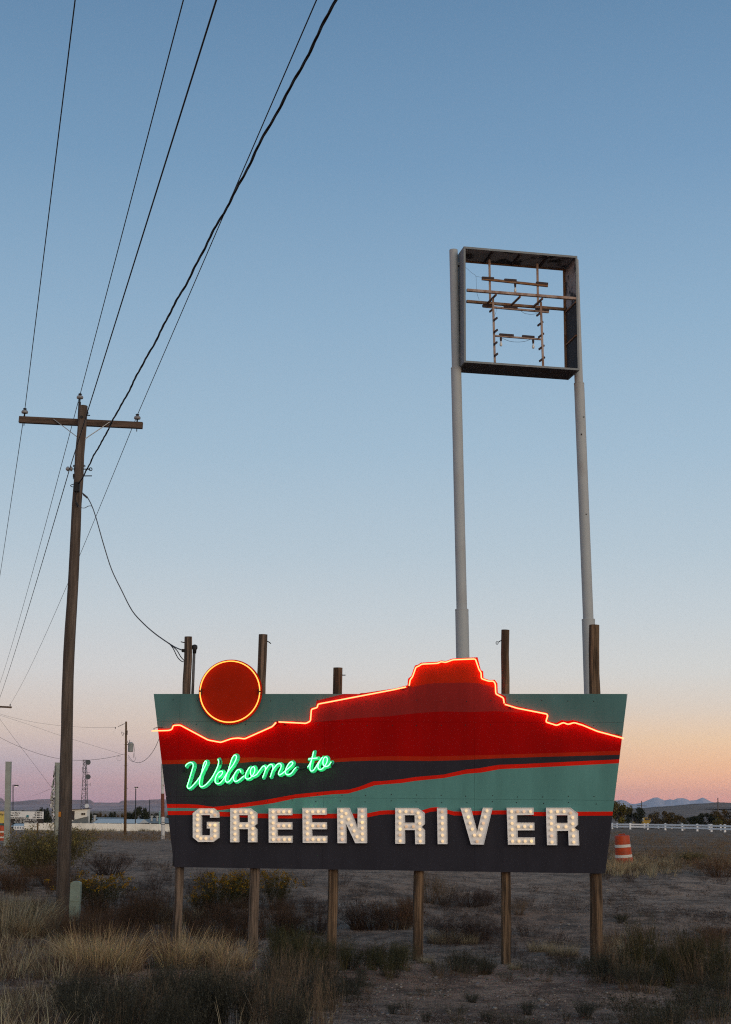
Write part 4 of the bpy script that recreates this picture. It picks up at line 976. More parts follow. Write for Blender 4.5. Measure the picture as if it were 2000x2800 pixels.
# torn banner hanging on the second post
def banner():
    m = bpy.data.materials.new('torn_vinyl'); m.use_nodes = True; t = m.node_tree; N = t.nodes; L = t.links; p = N['Principled BSDF']; p.inputs['Roughness'].default_value = .6
    tcn = N.new('ShaderNodeTexCoord'); mp = N.new('ShaderNodeMapping'); mp.inputs['Scale'].default_value = (9, 9, 5.5); L.new(tcn.outputs['Object'], mp.inputs[0])
    nz = N.new('ShaderNodeTexVoronoi'); nz.inputs['Scale'].default_value = 1.3; L.new(mp.outputs[0], nz.inputs[0])
    cr = N.new('ShaderNodeValToRGB'); cr.color_ramp.interpolation = 'CONSTANT'; cr.color_ramp.elements[0].color = (.02, .02, .025, 1); cr.color_ramp.elements[1].position = .42; cr.color_ramp.elements[1].color = (.62, .61, .60, 1)
    L.new(nz.outputs['Distance'], cr.inputs[0]); L.new(cr.outputs[0], p.inputs['Base Color']); return m
Yb = POSTY - .25; rng = random.Random(3)
b = at(146, 2300, Yb); b.z = ground_z(b.x, b.y)
t = Thing('torn_banner', 'twisted black and white lettered banner hanging beside the second steel post', 'banner', b)
cen = [(150.5, 2095), (149, 2115), (148, 2130), (146, 2145), (145.5, 2155), (145, 2165), (144.5, 2175), (144, 2185), (143.5, 2195), (143, 2203), (145, 2212), (146, 2222), (146, 2232), (146, 2246)]
wid = [1.2, 2.0, 3.0, 4.5, 7.5, 9.5, 10.5, 11, 10.5, 9.5, 7, 6.5, 6.5, 6]
mb = MB(); k = mpp(146, 2170, Yb); rows = []
for i, ((cx, cy), w) in enumerate(zip(cen, wid)):
    for s in range(3):
        pass
fine = []
for i in range(len(cen) - 1):
    for s in range(3): fine.append((lerp(cen[i][0], cen[i + 1][0], s / 3), lerp(cen[i][1], cen[i + 1][1], s / 3), lerp(wid[i], wid[i + 1], s / 3)))
NB = 7
for i, (cx, cy, w) in enumerate(fine):
    c = at(cx, cy, Yb)
    for j in range(NB):
        s = j / (NB - 1) - .5; mb.v.append(c + Vector((s * w * k + .02 * math.sin(i * 1.1 + j), .10 * math.sin(i * .8 + s * 9) + .05 * math.sin(i * 2.3), .02 * math.cos(i + 2 * j))))
for i in range(len(fine) - 1):
    for j in range(NB - 1): mb.f.append((i * NB + j, i * NB + j + 1, (i + 1) * NB + j + 1, (i + 1) * NB + j)); mb.m.append(0)
bo = mb.build('cloth', banner(), t, True); sm = bo.modifiers.new('thickness', 'SOLIDIFY'); sm.thickness = .006
MB().tube([at(152.3, 2093, Yb + .05), at(150, 2290, Yb + .05)], .010, 6).build('cord', M['wire_black'], t)

# travel billboard with its lettering
M['bill_white'] = mat('billboard_white', (.74, .73, .70), .6, .05, 2, bump=.02); M['bill_dark'] = mat('billboard_brown', (.035, .028, .024), .6, .1, 2, bump=.02)
M['ink'] = mat('billboard_ink', (.06, .055, .055), .7, .05, 3, bump=0); M['ink_white'] = mat('billboard_white_ink', (.55, .54, .52), .7, .05, 3, bump=0)
M['bill_yellow'] = mat('poster_yellow', (.60, .46, .10), .6, .15, 1.2, second=(.55, .33, .20), s_scale=1.5, s_amt=.9, s_lo=.5, s_hi=.56, bump=.02); M['bill_teal'] = mat('teal_disc', (.05, .20, .24), .6, .05, 3, bump=0)
YBB = 108.0
def px_quad(x0, x1, y0, y1, Y, th, name, m, thing, dy=0.0):
    a, c = at(x0, y0, Y), at(x1, y1, Y); mb = MB().box(((a.x + c.x) / 2, Y + dy + th / 2, (a.z + c.z) / 2), (abs(c.x - a.x), th, abs(a.z - c.z))); return mb.build(name, M[m], thing)
b = at(66, 2275, YBB); b.z = ground_z(b.x, b.y); bb = Thing('travel_billboard', 'white roadside billboard listing miles to towns with a dark lower panel', 'billboard', b)
px_quad(15, 119, 2218, 2239.3, YBB, .06, 'face', 'bill_white', bb); dark = px_quad(15, 119, 2239.5, 2251.3, YBB, .06, 'lower_panel', 'bill_dark', bb)
def text(body, x, y, hpx, Y, m, thing, align='LEFT', wpx_=None, name='lettering', dy=-.03):
    cu = bpy.data.curves.new(name, 'FONT'); cu.body = body; cu.size = 1.0; cu.align_x = align; cu.extrude = 0.0; cu.offset = .03
    tmp = bpy.data.objects.new(name, cu); me = bpy.data.meshes.new_from_object(tmp); bpy.data.objects.remove(tmp)
    xs = [v.co.x for v in me.vertices]; k = mpp(x, y, Y); s = hpx * k / .70; sx = s
    if wpx_: sx = wpx_ * k / (max(xs) - min(xs))
    p = at(x, y, Y)
    for v in me.vertices: v.co = Vector((v.co.x * sx, dy, v.co.y * s)) + p - thing.loc
    me.materials.clear(); me.materials.append(M[m]); o = bpy.data.objects.new(name, me); COL.objects.link(o); o.parent = thing.o; return o
text('Green River', 20, 2224.3, 3.9, YBB, 'ink', bb, 'LEFT', 36.5); text('2 Miles', 115.5, 2224.3, 3.9, YBB, 'ink', bb, 'RIGHT', 19.5)
text('Fruita CO', 20, 2230.7, 3.9, YBB, 'ink', bb, 'LEFT', 31); text('90 Miles', 115.5, 2230.7, 3.9, YBB, 'ink', bb, 'RIGHT', 22)
text('Grand Junction CO', 20, 2237.2, 3.9, YBB, 'ink', bb, 'LEFT', 59); text('102 Miles', 115.5, 2237.2, 3.9, YBB, 'ink', bb, 'RIGHT', 25)
text('Free Breakfast & WiFi', 71.5, 2243.9, 3.7, YBB, 'ink_white', bb, 'CENTER', 58); text('New 40" Flatscreen TVs!', 71.5, 2249.7, 3.7, YBB, 'ink_white', bb, 'CENTER', 65)
c = at(75.8, 2231.8, YBB - .03); MB().lathe(c, [(3.6 * mpp(76, 2231, YBB), 0), (3.6 * mpp(76, 2231, YBB), .02)], 16, axis=(0, 1, 0)).build('round_badge', M['bill_teal'], bb)
for x in (30, 104): MB().bar(at(x, 2251, YBB + .12), Vector((at(x, 2260, YBB + .12).x, YBB + .12, ground_z(at(x, 2260, YBB).x, YBB) - .1)), .10).build('leg', M['wood_far'], bb)
YY = 104.0; b = at(3, 2275, YY); b.z = ground_z(b.x, b.y); yb = Thing('yellow_poster_board', 'yellow and orange poster board cut by the left edge of the picture', 'billboard', b)
yf = px_quad(-22, 13.5, 2218.5, 2250.5, YY, .06, 'face', 'bill_yellow', yb)
for x in (-12, 10): MB().bar(at(x, 2250, YY + .12), Vector((at(x, 2260, YY + .12).x, YY + .12, ground_z(at(x, 2260, YY).x, YY) - .1)), .10).build('leg', M['wood_far'], yb)
ptube([(-2, 2225), (1, 2224), (3, 2229), (4, 2226), (6, 2225), (6.5, 2231), (8, 2226.5), (10, 2228.5), (13, 2227)], YY - .02, .012, 'script_stroke', 'ink', yb, 4)

# parking lot lamps
M['lamp_black'] = mat('lamp_black_paint', (.015, .015, .018), .5, .1, 5, bump=0)
M['lamp_lit'] = mat('lamp_lens_lit', (.9, .85, .75), .3, 0, 5, bump=0, emit=(1.0, .86, .66), e_str=1.3)
def lot_lamp(x, ytop, ybase, Y, head, label):
    b = at(x, ybase, Y); b.z = ground_z(b.x, b.y); k = mpp(x, ytop, Y); t = Thing('lot_lamp', label, 'street lamp', b, group='parking lot lamps')
    MB().tube([b, at(x, ytop, Y)], 1.3 * k, 8).build('pole', M['lamp_black'], t, True)
    x0, x1, y0, y1 = head; a, c = at(x0, y0, Y), at(x1, y1, Y)
    h = MB().box(((a.x + c.x) / 2, Y, (a.z + c.z) / 2), (abs(c.x - a.x), .45, abs(a.z - c.z))).build('lamp_head', M['lamp_black'], t)
    if x0 > x + 1: MB().bar(at(x, ytop + .8, Y), at(x0 + .5, ytop + .8, Y), 1.2 * k).build('arm', M['lamp_black'], t)
    MB().box(((a.x + c.x) / 2, Y - .02, c.z - .35 * k), (abs(c.x - a.x) * .45, .30, .4 * k)).build('lens', M['lamp_lit'], t)
lot_lamp(36.2, 2146, 2275, 112, (41.5, 49.5, 2146, 2149.8), 'black lot lamp with lit head between the steel posts')
lot_lamp(372, 2153, 2262, 150, (369.5, 377.8, 2151.5, 2154.5), 'black lot lamp with lit head right of the transformer pole')

# communications tower
M['tower'] = mat('tower_steel', (.09, .09, .10), .6, .2, 4, bump=0)
YT = 235.0; k = mpp(235, 2150, YT)
b = at(232, 2245, YT); b.z = ground_z(b.x, b.y); tw_ = Thing('lattice_tower', 'steel lattice radio tower with round dishes behind the white building', 'tower', b)
legs = [((219.5, 2245), (227.9, 2113), (227.9, 2077)), ((241.0, 2245), (238.6, 2113), (236.2, 2077)), ((235.5, 2245), (234.5, 2113), (232.5, 2078))]
LP = []
for i, lg in enumerate(legs):
    P = [at(x, y, YT + (0, 0, 1.4)[i]) for x, y in lg]; LP.append(P); MB().tube(P, .85 * k, 6).build('leg', M['tower'], tw_)
def onleg(P, z):
    for a, c in zip(P, P[1:]):
        if c.z >= z: return a.lerp(c, (z - a.z) / (c.z - a.z))
    return P[-1]
zs = np.linspace(LP[0][0].z + .3, LP[0][2].z - .05, 15)
for i in range(len(zs) - 1):
    mb = MB()
    for p, q in ((0, 1), (1, 2), (2, 0)):
        A, B, C_, D_ = onleg(LP[p], zs[i]), onleg(LP[q], zs[i + 1]), onleg(LP[p], zs[i + 1]), onleg(LP[q], zs[i])
        mb.tube([A, B] if i % 2 else [D_, C_], .42 * k, 4); mb.tube([C_, B], .42 * k, 4)
    mb.build('lattice_bay', M['tower'], tw_)
M['dish_dark'] = mat('dish_dark_grey', (.075, .08, .085), .6, .1, 3, bump=0); M['dish_white'] = mat('dish_white', (.62, .63, .64), .5, .05, 3, bump=0)
for x, y, r, mm in ((241, 2084.5, 6.8, 'dish_dark'), (241, 2124, 6.8, 'dish_dark'), (237.8, 2203.5, 5.8, 'dish_white')):
    MB().lathe(at(x, y, YT - 1.0), [(r * k * .98, 0), (r * k, .25), (r * k * .8, .5), (.1, .7)], 22, axis=(0, 1, 0)).build('dish', M[mm], tw_, False)
for x0, y, x1 in ((236, 2112.5, 247), (231, 2146, 247), (230, 2156, 241)): MB().bar(at(x0, y, YT - .3), at(x1, y, YT - .3), .8 * k).build('antenna_arm', M['tower'], tw_)
for x, y0, y1 in ((247.3, 2140.5, 2149.5), (225.7, 2097, 2112)): MB().tube([at(x, y0, YT - .3), at(x, y1, YT - .3)], 0.6 * k, 5).build('whip_antenna', M['tower'], tw_)

# white building with a lean-to
M['siding'] = mat('white_siding', (.74, .71, .64), .7, .06, 2, (1, 1, 8), bump=.05); M['tanroof'] = mat('tan_shingle', (.20, .175, .135), .8, .15, 3, bump=.1); M['trim_dark'] = mat('dark_trim', (.035, .025, .022), .7, .1, 3, bump=0)
M['window_dark'] = mat('dark_window', (.01, .011, .013), .12, 0, 3, bump=0, spec=.6)
YW = 152.0; bx0, bx1 = at(183, 2240, YW).x, at(238, 2240, YW).x; b = Vector((bx1, YW, ground_z(bx1, YW)))
wb = Thing('white_building', 'small white shed building with slanted roof, dark window and tan lean-to roof', 'building', b)
zl, zr = at(183, 2214.8, YW).z, at(238, 2211.3, YW).z; zg = b.z - .2; DPT = 1.6
def prism_xz(pts, y0, y1, name, m, thing):
    n = len(pts); mb = MB().add([(x, y0, z) for x, z in pts] + [(x, y1, z) for x, z in pts], [tuple(range(n)), tuple(reversed(range(n, 2 * n)))] + [(i, i + n, (i + 1) % n + n, (i + 1) % n) for i in range(n)]); return mb.build(name, M[m], thing)
prism_xz([(bx0, zg), (bx1, zg), (bx1, zr), (bx0, zl)], YW, YW + DPT, 'wall', 'siding', wb)
kk = mpp(220, 2230, YW)
prism_xz([(bx0 - .1, zl), (bx1 + .12, zr), (bx1 + .12, zr + 1.3 * kk), (bx0 - .1, zl + 1.3 * kk)], YW - .25, YW + DPT + .2, 'roof', 'trim_dark', wb)
px_quad(195, 203.5, 2217.5, 2242, YW - .03, .03, 'door', 'trim_dark', wb)
wn_ = px_quad(222.3, 234.5, 2222.2, 2229.2, YW - .05, .05, 'window', 'siding', wb)
px_quad(222.9, 227.9, 2222.8, 2228.6, YW - .06, .02, 'pane', 'window_dark', wb).parent = wn_; px_quad(228.7, 233.9, 2222.8, 2228.6, YW - .06, .02, 'pane', 'window_dark', wb).parent = wn_
A, B_, C_, D_ = at(204, 2241, YW - .1), at(242.5, 2231.8, YW - .1), at(242.5, 2253, YW - 2.2), at(188, 2253, YW - 2.2)
lt = MB().add([A, B_, C_, D_] + [q - Vector((0, 0, .12)) for q in (A, B_, C_, D_)], [(0, 1, 2, 3), (7, 6, 5, 4), (0, 4, 5, 1), (1, 5, 6, 2), (2, 6, 7, 3), (3, 7, 4, 0)]); lt.build('lean_to_roof', M['tanroof'], wb)

# white vinyl wall
M['vinyl'] = mat('white_vinyl', (.86, .82, .73), .5, .04, 1.5, bump=.02, second=(.45, .41, .35), s_scale=.8, s_amt=.35); M['vinyl_white'] = mat('white_vinyl_rail', (.80, .80, .80), .5, .04, 2, bump=.02)
gW = gbase(330, 2273); YV = gW.y
vw = Thing('vinyl_fence', 'long low white vinyl panel wall across the back of the lot', 'fence', (gW.x, YV, gW.z)); xa, xb = at(68.5, 2260, YV).x, at(640, 2260, YV).x; npan = 15
for i in range(npan):
    x0 = lerp(xa, xb, i / npan); x1 = lerp(xa, xb, (i + 1) / npan); pxl = 1000 + (x0 + x1) / 2 / mpp(330, 2260, YV)
    xm = (x0 + x1) / 2; zt = at(330, 2252.2, YV).z - (xm - gW.x) * math.tan(ROLL) * 0; zb_ = ground_z(xm, YV) - .1
    MB().box((xm, YV, (zt + zb_) / 2), (x1 - x0 - .06, .05, zt - zb_)).build('panel', M['vinyl'], vw)
    MB().box((x0, YV, (zt + zb_) / 2 + .02), (.10, .10, zt - zb_ + .04)).build('post', M['vinyl'], vw)
# short open rail fence at the wall's left end
gl_ = at(52, 2275, YV); gl_.z = ground_z(gl_.x, YV); rf = Thing('rail_fence', 'short piece of white rail fence left of the vinyl wall', 'fence', gl_, group='white rail fences')
for y in (2259.8, 2264.2, 2268.6): MB().bar(at(38, y, YV), at(68, y, YV), .06, 2.2 * mpp(50, y, YV), up=(0, 1, 0)).build('rail', M['vinyl_white'], rf)
for x in (39, 46, 53, 60, 67): MB().bar(at(x, 2258, YV - .04), at(x, 2276, YV - .04), .07).build('post', M['vinyl_white'], rf)

# long low buildings with pale blue roofs
M['blueroof'] = mat('pale_blue_metal_roof', (.56, .57, .54), .6, .06, 1, bump=.02); M['blueroof2'] = mat('grey_blue_metal_roof', (.215, .225, .215), .6, .06, 1, bump=.02); M['greywall'] = mat('grey_siding', (.20, .21, .21), .7, .08, 2, bump=.02)
def longhouse(x0, x1, ytop, yeave, Y, roof, label, vent=None):
    a, c = at(x0, yeave, Y), at(x1, yeave, Y); r0 = at(x0, ytop, Y + 4); b = Vector(((a.x + c.x) / 2, Y, ground_z((a.x + c.x) / 2, Y))); t = Thing('long_house', label, 'building', b, group='low buildings beyond the wall'); e = (a.z + c.z) / 2; rz_ = at((x0 + x1) / 2, ytop, Y + 4).z
    MB().box(((a.x + c.x) / 2, Y + 4, (e + b.z) / 2 - .1), (c.x - a.x, 7.4, e - b.z)).build('wall', M['greywall'], t)
    mb = MB(); xs0, xs1 = a.x - .2, c.x + .2
    mb.add([(xs0, Y, e), (xs1, Y, e), (xs1, Y + 4, rz_), (xs0, Y + 4, rz_), (xs0, Y + 8, e), (xs1, Y + 8, e)], [(0, 1, 2, 3), (3, 2, 5, 4), (0, 3, 4), (1, 5, 2), (0, 4, 5, 1)]); ro = mb.build('roof', M[roof], t)
    if vent:
        for vx in vent: p = at(vx, ytop, Y + 2); MB().lathe(Vector((p.x, Y + 2, (e + rz_) / 2)), [(.15, 0), (.15, .5), (.24, .5), (.24, .65)], 8).build('vent', M['galv'], t).parent = ro
    return t
longhouse(258, 376, 2239.5, 2251, 172, 'blueroof', 'low building with a pale blue roof behind the vinyl wall', (259,))
longhouse(376.5, 470, 2240, 2250.5, 182, 'blueroof2', 'low building with a grey blue roof close to the sign edge', (415, 430))
longhouse(250, 520, 2236, 2241, 215, 'blueroof2', 'farther low roof line behind the pale blue roof')
longhouse(25, 120, 2252, 2262, 168, 'blueroof', 'low pale blue roof under the travel billboard')
M['teal_post'] = mat('teal_paint', (.20, .36, .33), .5, .05, 2, bump=0)
b = at(437.5, 2245, 170); b.z = ground_z(b.x, b.y); k = mpp(437, 2230, 170); t = Thing('teal_post', 'pale teal post standing left of the sign among the roofs', 'post', b); MB().tube([b, at(437.5, 2221, 170)], 2.0 * k, 8).build('shaft', M['teal_post'], t); MB().lathe(at(437.5, 2221, 170), [(2.4 * k, 0), (2.4 * k, .08), (.02, .16)], 8).build('cap', M['teal_post'], t)

# parked blue car, only its roof above the wall
M['carblue'] = mat('car_blue_paint', (.05, .11, .17), .3, .05, 2, bump=0, spec=.5, coat=.5); M['tyre'] = mat('tyre_rubber', (.02, .02, .02), .8, .1, 8, bump=.1); M['lampglass'] = mat('headlight_glass', (.6, .6, .62), .1, 0, 4, bump=0)
YC = 192.0; b = at(252, 2262, YC); b.z = ground_z(b.x, b.y)
car = Thing('parked_car', 'blue car parked behind the white wall with only its roof showing', 'car', b); ztop = at(252, 2250.3, YC).z; hh = max(1.0, ztop - b.z); Lc = 4.2; kz = hh / 1.42
body = [(-2.1, .35), (2.1, .35), (2.12, .62), (1.95, .80), (1.2, .88), (.72, 1.32), (.45, 1.42), (-.9, 1.42), (-1.25, 1.34), (-1.75, .92), (-2.08, .86), (-2.12, .6)]
mb = MB(); n = len(body)
ring_ = []
for yy_, s in ((-.84, .92), (-.80, 1.0), (.80, 1.0), (.84, .92)): ring_.append([b + Vector((yy_ * (1 if z < .95 else .84), x * (.985 if s < 1 else 1), z * kz)) for x, z in body])
for r_ in ring_: mb.v += r_
for i in range(3):
    for j in range(n): mb.f.append((i * n + j, i * n + (j + 1) % n, (i + 1) * n + (j + 1) % n, (i + 1) * n + j)); mb.m.append(0)
mb.f += [tuple(reversed(range(n))), tuple(range(3 * n, 4 * n))]; mb.m += [0, 0]; autosmooth(mb.build('body', M['carblue'], car), 40)
for sx in (-1.3, 1.3):
    for sy in (-.8, .8): MB().lathe(b + Vector((sy - .1, sx, .32)), [(.18, 0), (.31, 0), (.31, .2), (.18, .2)], 14, axis=(1, 0, 0)).build('wheel', M['tyre'], car)
for sy in (-.55, .55): MB().box(b + Vector((sy, -2.13, .66 * kz)), (.3, .03, .12)).build('headlight', M['lampglass'], car)
MB().box(b + Vector((.71, -.2, 1.14 * kz)), (.02, 1.5, .32)).build('side_window', M['window_dark'], car)

# rusty and white painted pipe
M['pipe_white'] = mat('flaking_white_paint', (.58, .57, .55), .6, .1, 3, bump=.1, second=(.20, .09, .05), s_scale=5, s_amt=.7, s_lo=.58, s_hi=.66); M['pipe_rust'] = mat('pipe_rust', (.17, .055, .03), .85, .3, 4, bump=.2)
g = gbase(446.5, 2294); Yq = g.y; k = mpp(446, 2200, Yq); t = Thing('painted_pipe', 'rusty steel pipe painted white at both ends beside the sign edge', 'pipe', g)
for y0, y1, mm in ((2296, 2233.5, 'pipe_white'), (2233.5, 2170, 'pipe_rust'), (2170, 2088, 'pipe_white')):
    MB().tube([at(lerp(446.5, 444.5, (2296 - y0) / 200), y0, Yq), at(lerp(446.5, 444.5, (2296 - y1) / 200), y1, Yq)], (4.7 if y0 > 2180 else 3.9) * k, 14).build('pipe_section', M[mm], t, False)
for y in (2249, 2255): MB().lathe(at(446.3, y, Yq), [(4.95 * k, 0), (4.95 * k, .03)], 14).build('wire_band', M['iron'], t)

# traffic drums
M['drum'] = mat('drum_orange', (.48, .052, .007), .5, .15, 5, bump=.08, second=(.22, .045, .018), s_scale=5, s_amt=.7); M['drum_white'] = mat('drum_white_band', (.60, .56, .50), .5, .08, 6, bump=.03); M['rubber'] = mat('black_rubber', (.02, .02, .02), .9, .1, 6)
def drum(px, py, label, tilt=(0, 0), h=1.02, Yd=None):
    g = gbase(px, py)
    if Yd: g = at(px, py, Yd); g.z = ground_z(g.x, Yd)
    t = Thing('traffic_drum', label, 'traffic drum', g, group='orange traffic drums')
    prof = [(.30, .0), (.295, .16), (.285, .17)]
    z = 0; A = Matrix.Rotation(tilt[0], 3, 'Y') @ Matrix.Rotation(tilt[1], 3, 'X'); ax = A @ Vector((0, 0, 1))
    def seg(prof, name, m): return autosmooth(MB().lathe(g, prof, 24, axis=ax).build(name, M[m], t), 30)
    seg([(.34, -.02), (.34, .05), (.31, .07)], 'base_ring', 'rubber')
    seg([(.292, .071), (.285, .235), (.272, .245)], 'shell', 'drum'); seg([(.275, .246), (.269, .335), (.262, .336)], 'band', 'drum_white')
    seg([(.265, .337), (.260, .555), (.250, .565)], 'shell', 'drum'); seg([(.254, .566), (.249, .655), (.242, .656)], 'band', 'drum_white')
    seg([(.246, .657), (.240, .90), (.232, .93), (.21, h - .06), (.12, h - .05)], 'shell', 'drum')
    c = g + ax * (h - .05); side = A @ Vector((1, 0, 0)); MB().tube([c - side * .10, c - side * .09 + ax * .02, c + side * .09 + ax * .02, c + side * .10], .018, 8).build('handle', M['drum'], t, True)
drum(1708, 2366, 'orange and white traffic drum leaning in the grass right of the sign', (R(-4), R(2)), 1.0)
drum(3, 2297, 'orange and white traffic drum at the left edge by the steel post', (0, 0), 1.0, 90.0)
M['bin_green'] = mat('bin_green', (.02, .10, .07), .5, .1, 4, bump=0)
b = at(3, 2285, 100); b.z = ground_z(b.x, b.y); k = mpp(3, 2265, 100); t = Thing('green_frame', 'dark green curved pipe rack behind the left edge drum', 'rack', b)
top = at(3, 2258, 100).z
for x in (-12, 11): MB().tube([Vector((at(x, 2270, 100).x, 100, b.z)), Vector((at(x, 2270, 100).x, 100, top))], .05, 8).build('upright', M['bin_green'], t)
MB().tube(rounded([Vector((at(-12, 2270, 100).x, 100, top - .02)), Vector((at(-11, 2270, 100).x, 100, top + .05)), Vector((at(10, 2270, 100).x, 100, top + .05)), Vector((at(11, 2270, 100).x, 100, top - .02))], .1), .055, 8).build('top_rail', M['bin_green'], t)

# utility pedestal by the pole
M['ped'] = mat('pedestal_pale_green', (.235, .30, .245), .55, .08, 3, bump=.04, second=(.15, .17, .13), s_scale=4, s_amt=.4)
g = at(204.5, 2508, UY - 1.2); g.z = ground_z(g.x, g.y); k = mpp(204, 2450, UY - 1.2); t = Thing('utility_pedestal', 'pale green utility pedestal with rounded top beside the pole', 'pedestal', g); zt = at(204.5, 2409, UY - 1.2).z
W = 27.5 * k / 2; prof = [(-W, g.z - .2), (W, g.z - .2), (W, zt - .05), (W * .92, zt - .025), (W * .5, zt - .003), (0, zt), (-W * .5, zt - .003), (-W * .92, zt - .025), (-W, zt - .05)]
prism_xz([(g.x + x, z) for x, z in prof], g.y - W * .8, g.y + W * .8, 'shell', 'ped', t)
MB().box((g.x, g.y - W * .8 - .004, lerp(g.z, zt, .62)), (W * 1.5, .008, .012)).build('seam', M['ped'], t); MB().box((g.x + W * .55, g.y - W * .8 - .008, lerp(g.z, zt, .7)), (.02, .016, .03)).build('lock', M['galv'], t)

# white two-rail fences on the right
def railfence(pts, hpx, label, half=False):
    G_ = [gbase(x, y) for x, y in pts]; t = Thing('rail_fence', label, 'fence', G_[0], group='white rail fences')
    tops = [at(x, y - h, q.y) for (x, y), h, q in zip(pts, hpx, G_)]
    for q, tp_ in zip(G_, tops): MB().box((q.x, q.y, (q.z - .15 + tp_.z) / 2), (.24, .24, tp_.z - q.z + .15)).build('post', M['vinyl_white'], t); MB().lathe((q.x, q.y, tp_.z), [(.18, 0), (.18, .04), (.01, .11)], 4).build('post_cap', M['vinyl_white'], t)
    for (a, ta), (b_, tb) in zip(zip(G_, tops), zip(G_[1:], tops[1:])):
        for f in ((.86, .34) if half else (.86, .46)): MB().bar(Vector((a.x, a.y, lerp(a.z, ta.z, f))), Vector((b_.x, b_.y, lerp(b_.z, tb.z, f))), .06, .15 if half else .23, up=(0, 0, 1)).build('rail', M['vinyl_white'], t)
railfence([(1626, 2266.5), (1675, 2267), (1724, 2267.8), (1772, 2268.8), (1820, 2270), (1866.5, 2271.5), (1907.5, 2273), (1946, 2274.5), (1983, 2276), (2018, 2277.6), (2050, 2279)], [15, 15.3, 15.8, 16.2, 17, 17.8, 18.6, 19.3, 20, 20.5, 21], 'near white two rail fence running along the field at right')
railfence([(1640, 2264), (1688, 2264.3), (1763, 2265), (1801, 2266), (1837.5, 2267), (1873, 2268), (1940, 2269.5), (1971.5, 2270.5), (2010, 2271.5)], [12.5, 12.6, 13, 13, 13.4, 13.8, 14.2, 14.6, 15], 'farther white rail fence seen through the near one', True)

# yellow machine behind the fence
M['yellow'] = mat('machine_yellow', (.42, .25, .02), .5, .1, 3, bump=.02)
YM = 262.0; b = at(1765, 2258, YM); b.z = ground_z(b.x, b.y); t = Thing('yellow_loader', 'yellow machine with a boxy cab parked behind the white fence', 'machine', b)
px_quad(1737, 1793, 2246, 2253.5, YM, 2.4, 'body', 'yellow', t); cb = px_quad(1761, 1779.5, 2235.5, 2246, YM + .3, 1.8, 'cab', 'yellow', t)
px_quad(1764, 1777, 2237.2, 2243, YM + .26, .05, 'window', 'window_dark', t).parent = cb; px_quad(1756.5, 1760, 2237, 2246, YM + .2, .3, 'exhaust', 'bill_white', t)
for x in (1745, 1785): c = at(x, 2256, YM); MB().lathe(Vector((c.x, YM - .1, b.z + .6)), [(.3, 0), (.62, 0), (.62, .5), (.3, .5)], 16, axis=(0, 1, 0)).build('wheel', M['tyre'], t)

# ================================================================== PLANTS
NR = np.random.default_rng(12)
def strips(base, dirh, length, lean, droop, width, segs=3, side=None, rng=NR):
    """curved tapering blades: n strips -> verts, faces"""
    n = len(base); t = np.linspace(0, 1, segs + 1)[None, :, None]
    L = length[:, None, None]; h = dirh[:, None, :]
    horiz = (lean[:, None, None] * t + droop[:, None, None] * t ** 2) * L
    vert = (t - .45 * droop[:, None, None] * t ** 2) * L * np.sqrt(np.clip(1 - (lean[:, None, None] * .7) ** 2, .15, 1))
    c = base[:, None, :] + h * horiz + np.array([0, 0, 1.0])[None, None, :] * vert
    if side is None:
        a = rng.uniform(0, 2 * np.pi, n); side = np.stack([np.cos(a), np.sin(a), np.zeros(n)], 1)
    w = (width[:, None, None] * (1 - .88 * t)) * .5
    P = np.stack([c - side[:, None, :] * w, c + side[:, None, :] * w], 2).reshape(n, (segs + 1) * 2, 3)
    k = (segs + 1) * 2; f0 = np.array([[2 * i, 2 * i + 1, 2 * i + 3, 2 * i + 2] for i in range(segs)])
    F = (np.arange(n) * k)[:, None, None] + f0[None]
    return P.reshape(-1, 3), F.reshape(-1, 4), c
def quads(c, size, rng=NR, flat=0.0, ratio=.5):
    n = len(c); a = rng.normal(size=(n, 3)); a[:, 2] *= (1 - flat); a /= np.linalg.norm(a, axis=1)[:, None]
    b = np.cross(a, rng.normal(size=(n, 3))); b /= np.linalg.norm(b, axis=1)[:, None] + 1e-9
    s = size[:, None]; P = np.stack([c - a * s, c + b * s * ratio, c + a * s, c - b * s * ratio], 1)
    return P.reshape(-1, 3), (np.arange(n) * 4)[:, None] + np.arange(4)[None]
RAW = {}
def npmesh(name, chunks, mats):
    V = []; F = []; MI = []; off = 0
    for v, f, m in chunks: V.append(v); F.append(f + off); MI.append(np.full(len(f), m)); off += len(v)
    V = np.concatenate(V); F = np.concatenate(F); MI = np.concatenate(MI); RAW[name] = (V, F, MI)
    me = bpy.data.meshes.new(name); me.vertices.add(len(V)); me.vertices.foreach_set('co', V.astype(np.float32).ravel())
    me.loops.add(F.size); me.loops.foreach_set('vertex_index', F.astype(np.int32).ravel()); me.polygons.add(len(F)); me.polygons.foreach_set('loop_start', (np.arange(len(F)) * 4).astype(np.int32))
    for mm in mats: me.materials.append(mm)
    me.polygons.foreach_set('material_index', MI.astype(np.int32)); me.update(calc_edges=True); return me
def P_(name, c, island=.5, **k): return mat(name, c, .9, .25, 2.0, bump=0, island=island, spec=.1, objrand=.0, **k)
M['blond'] = P_('blond_grass', (.40, .295, .165)); M['blond_grey'] = P_('pale_dry_grass', (.28, .235, .155)); M['sage'] = P_('sage_green', (.044, .045, .032)); M['sage_dark'] = P_('dark_sage', (.044, .042, .031)); M['russet'] = P_('russet_weed', (.090, .055, .035))
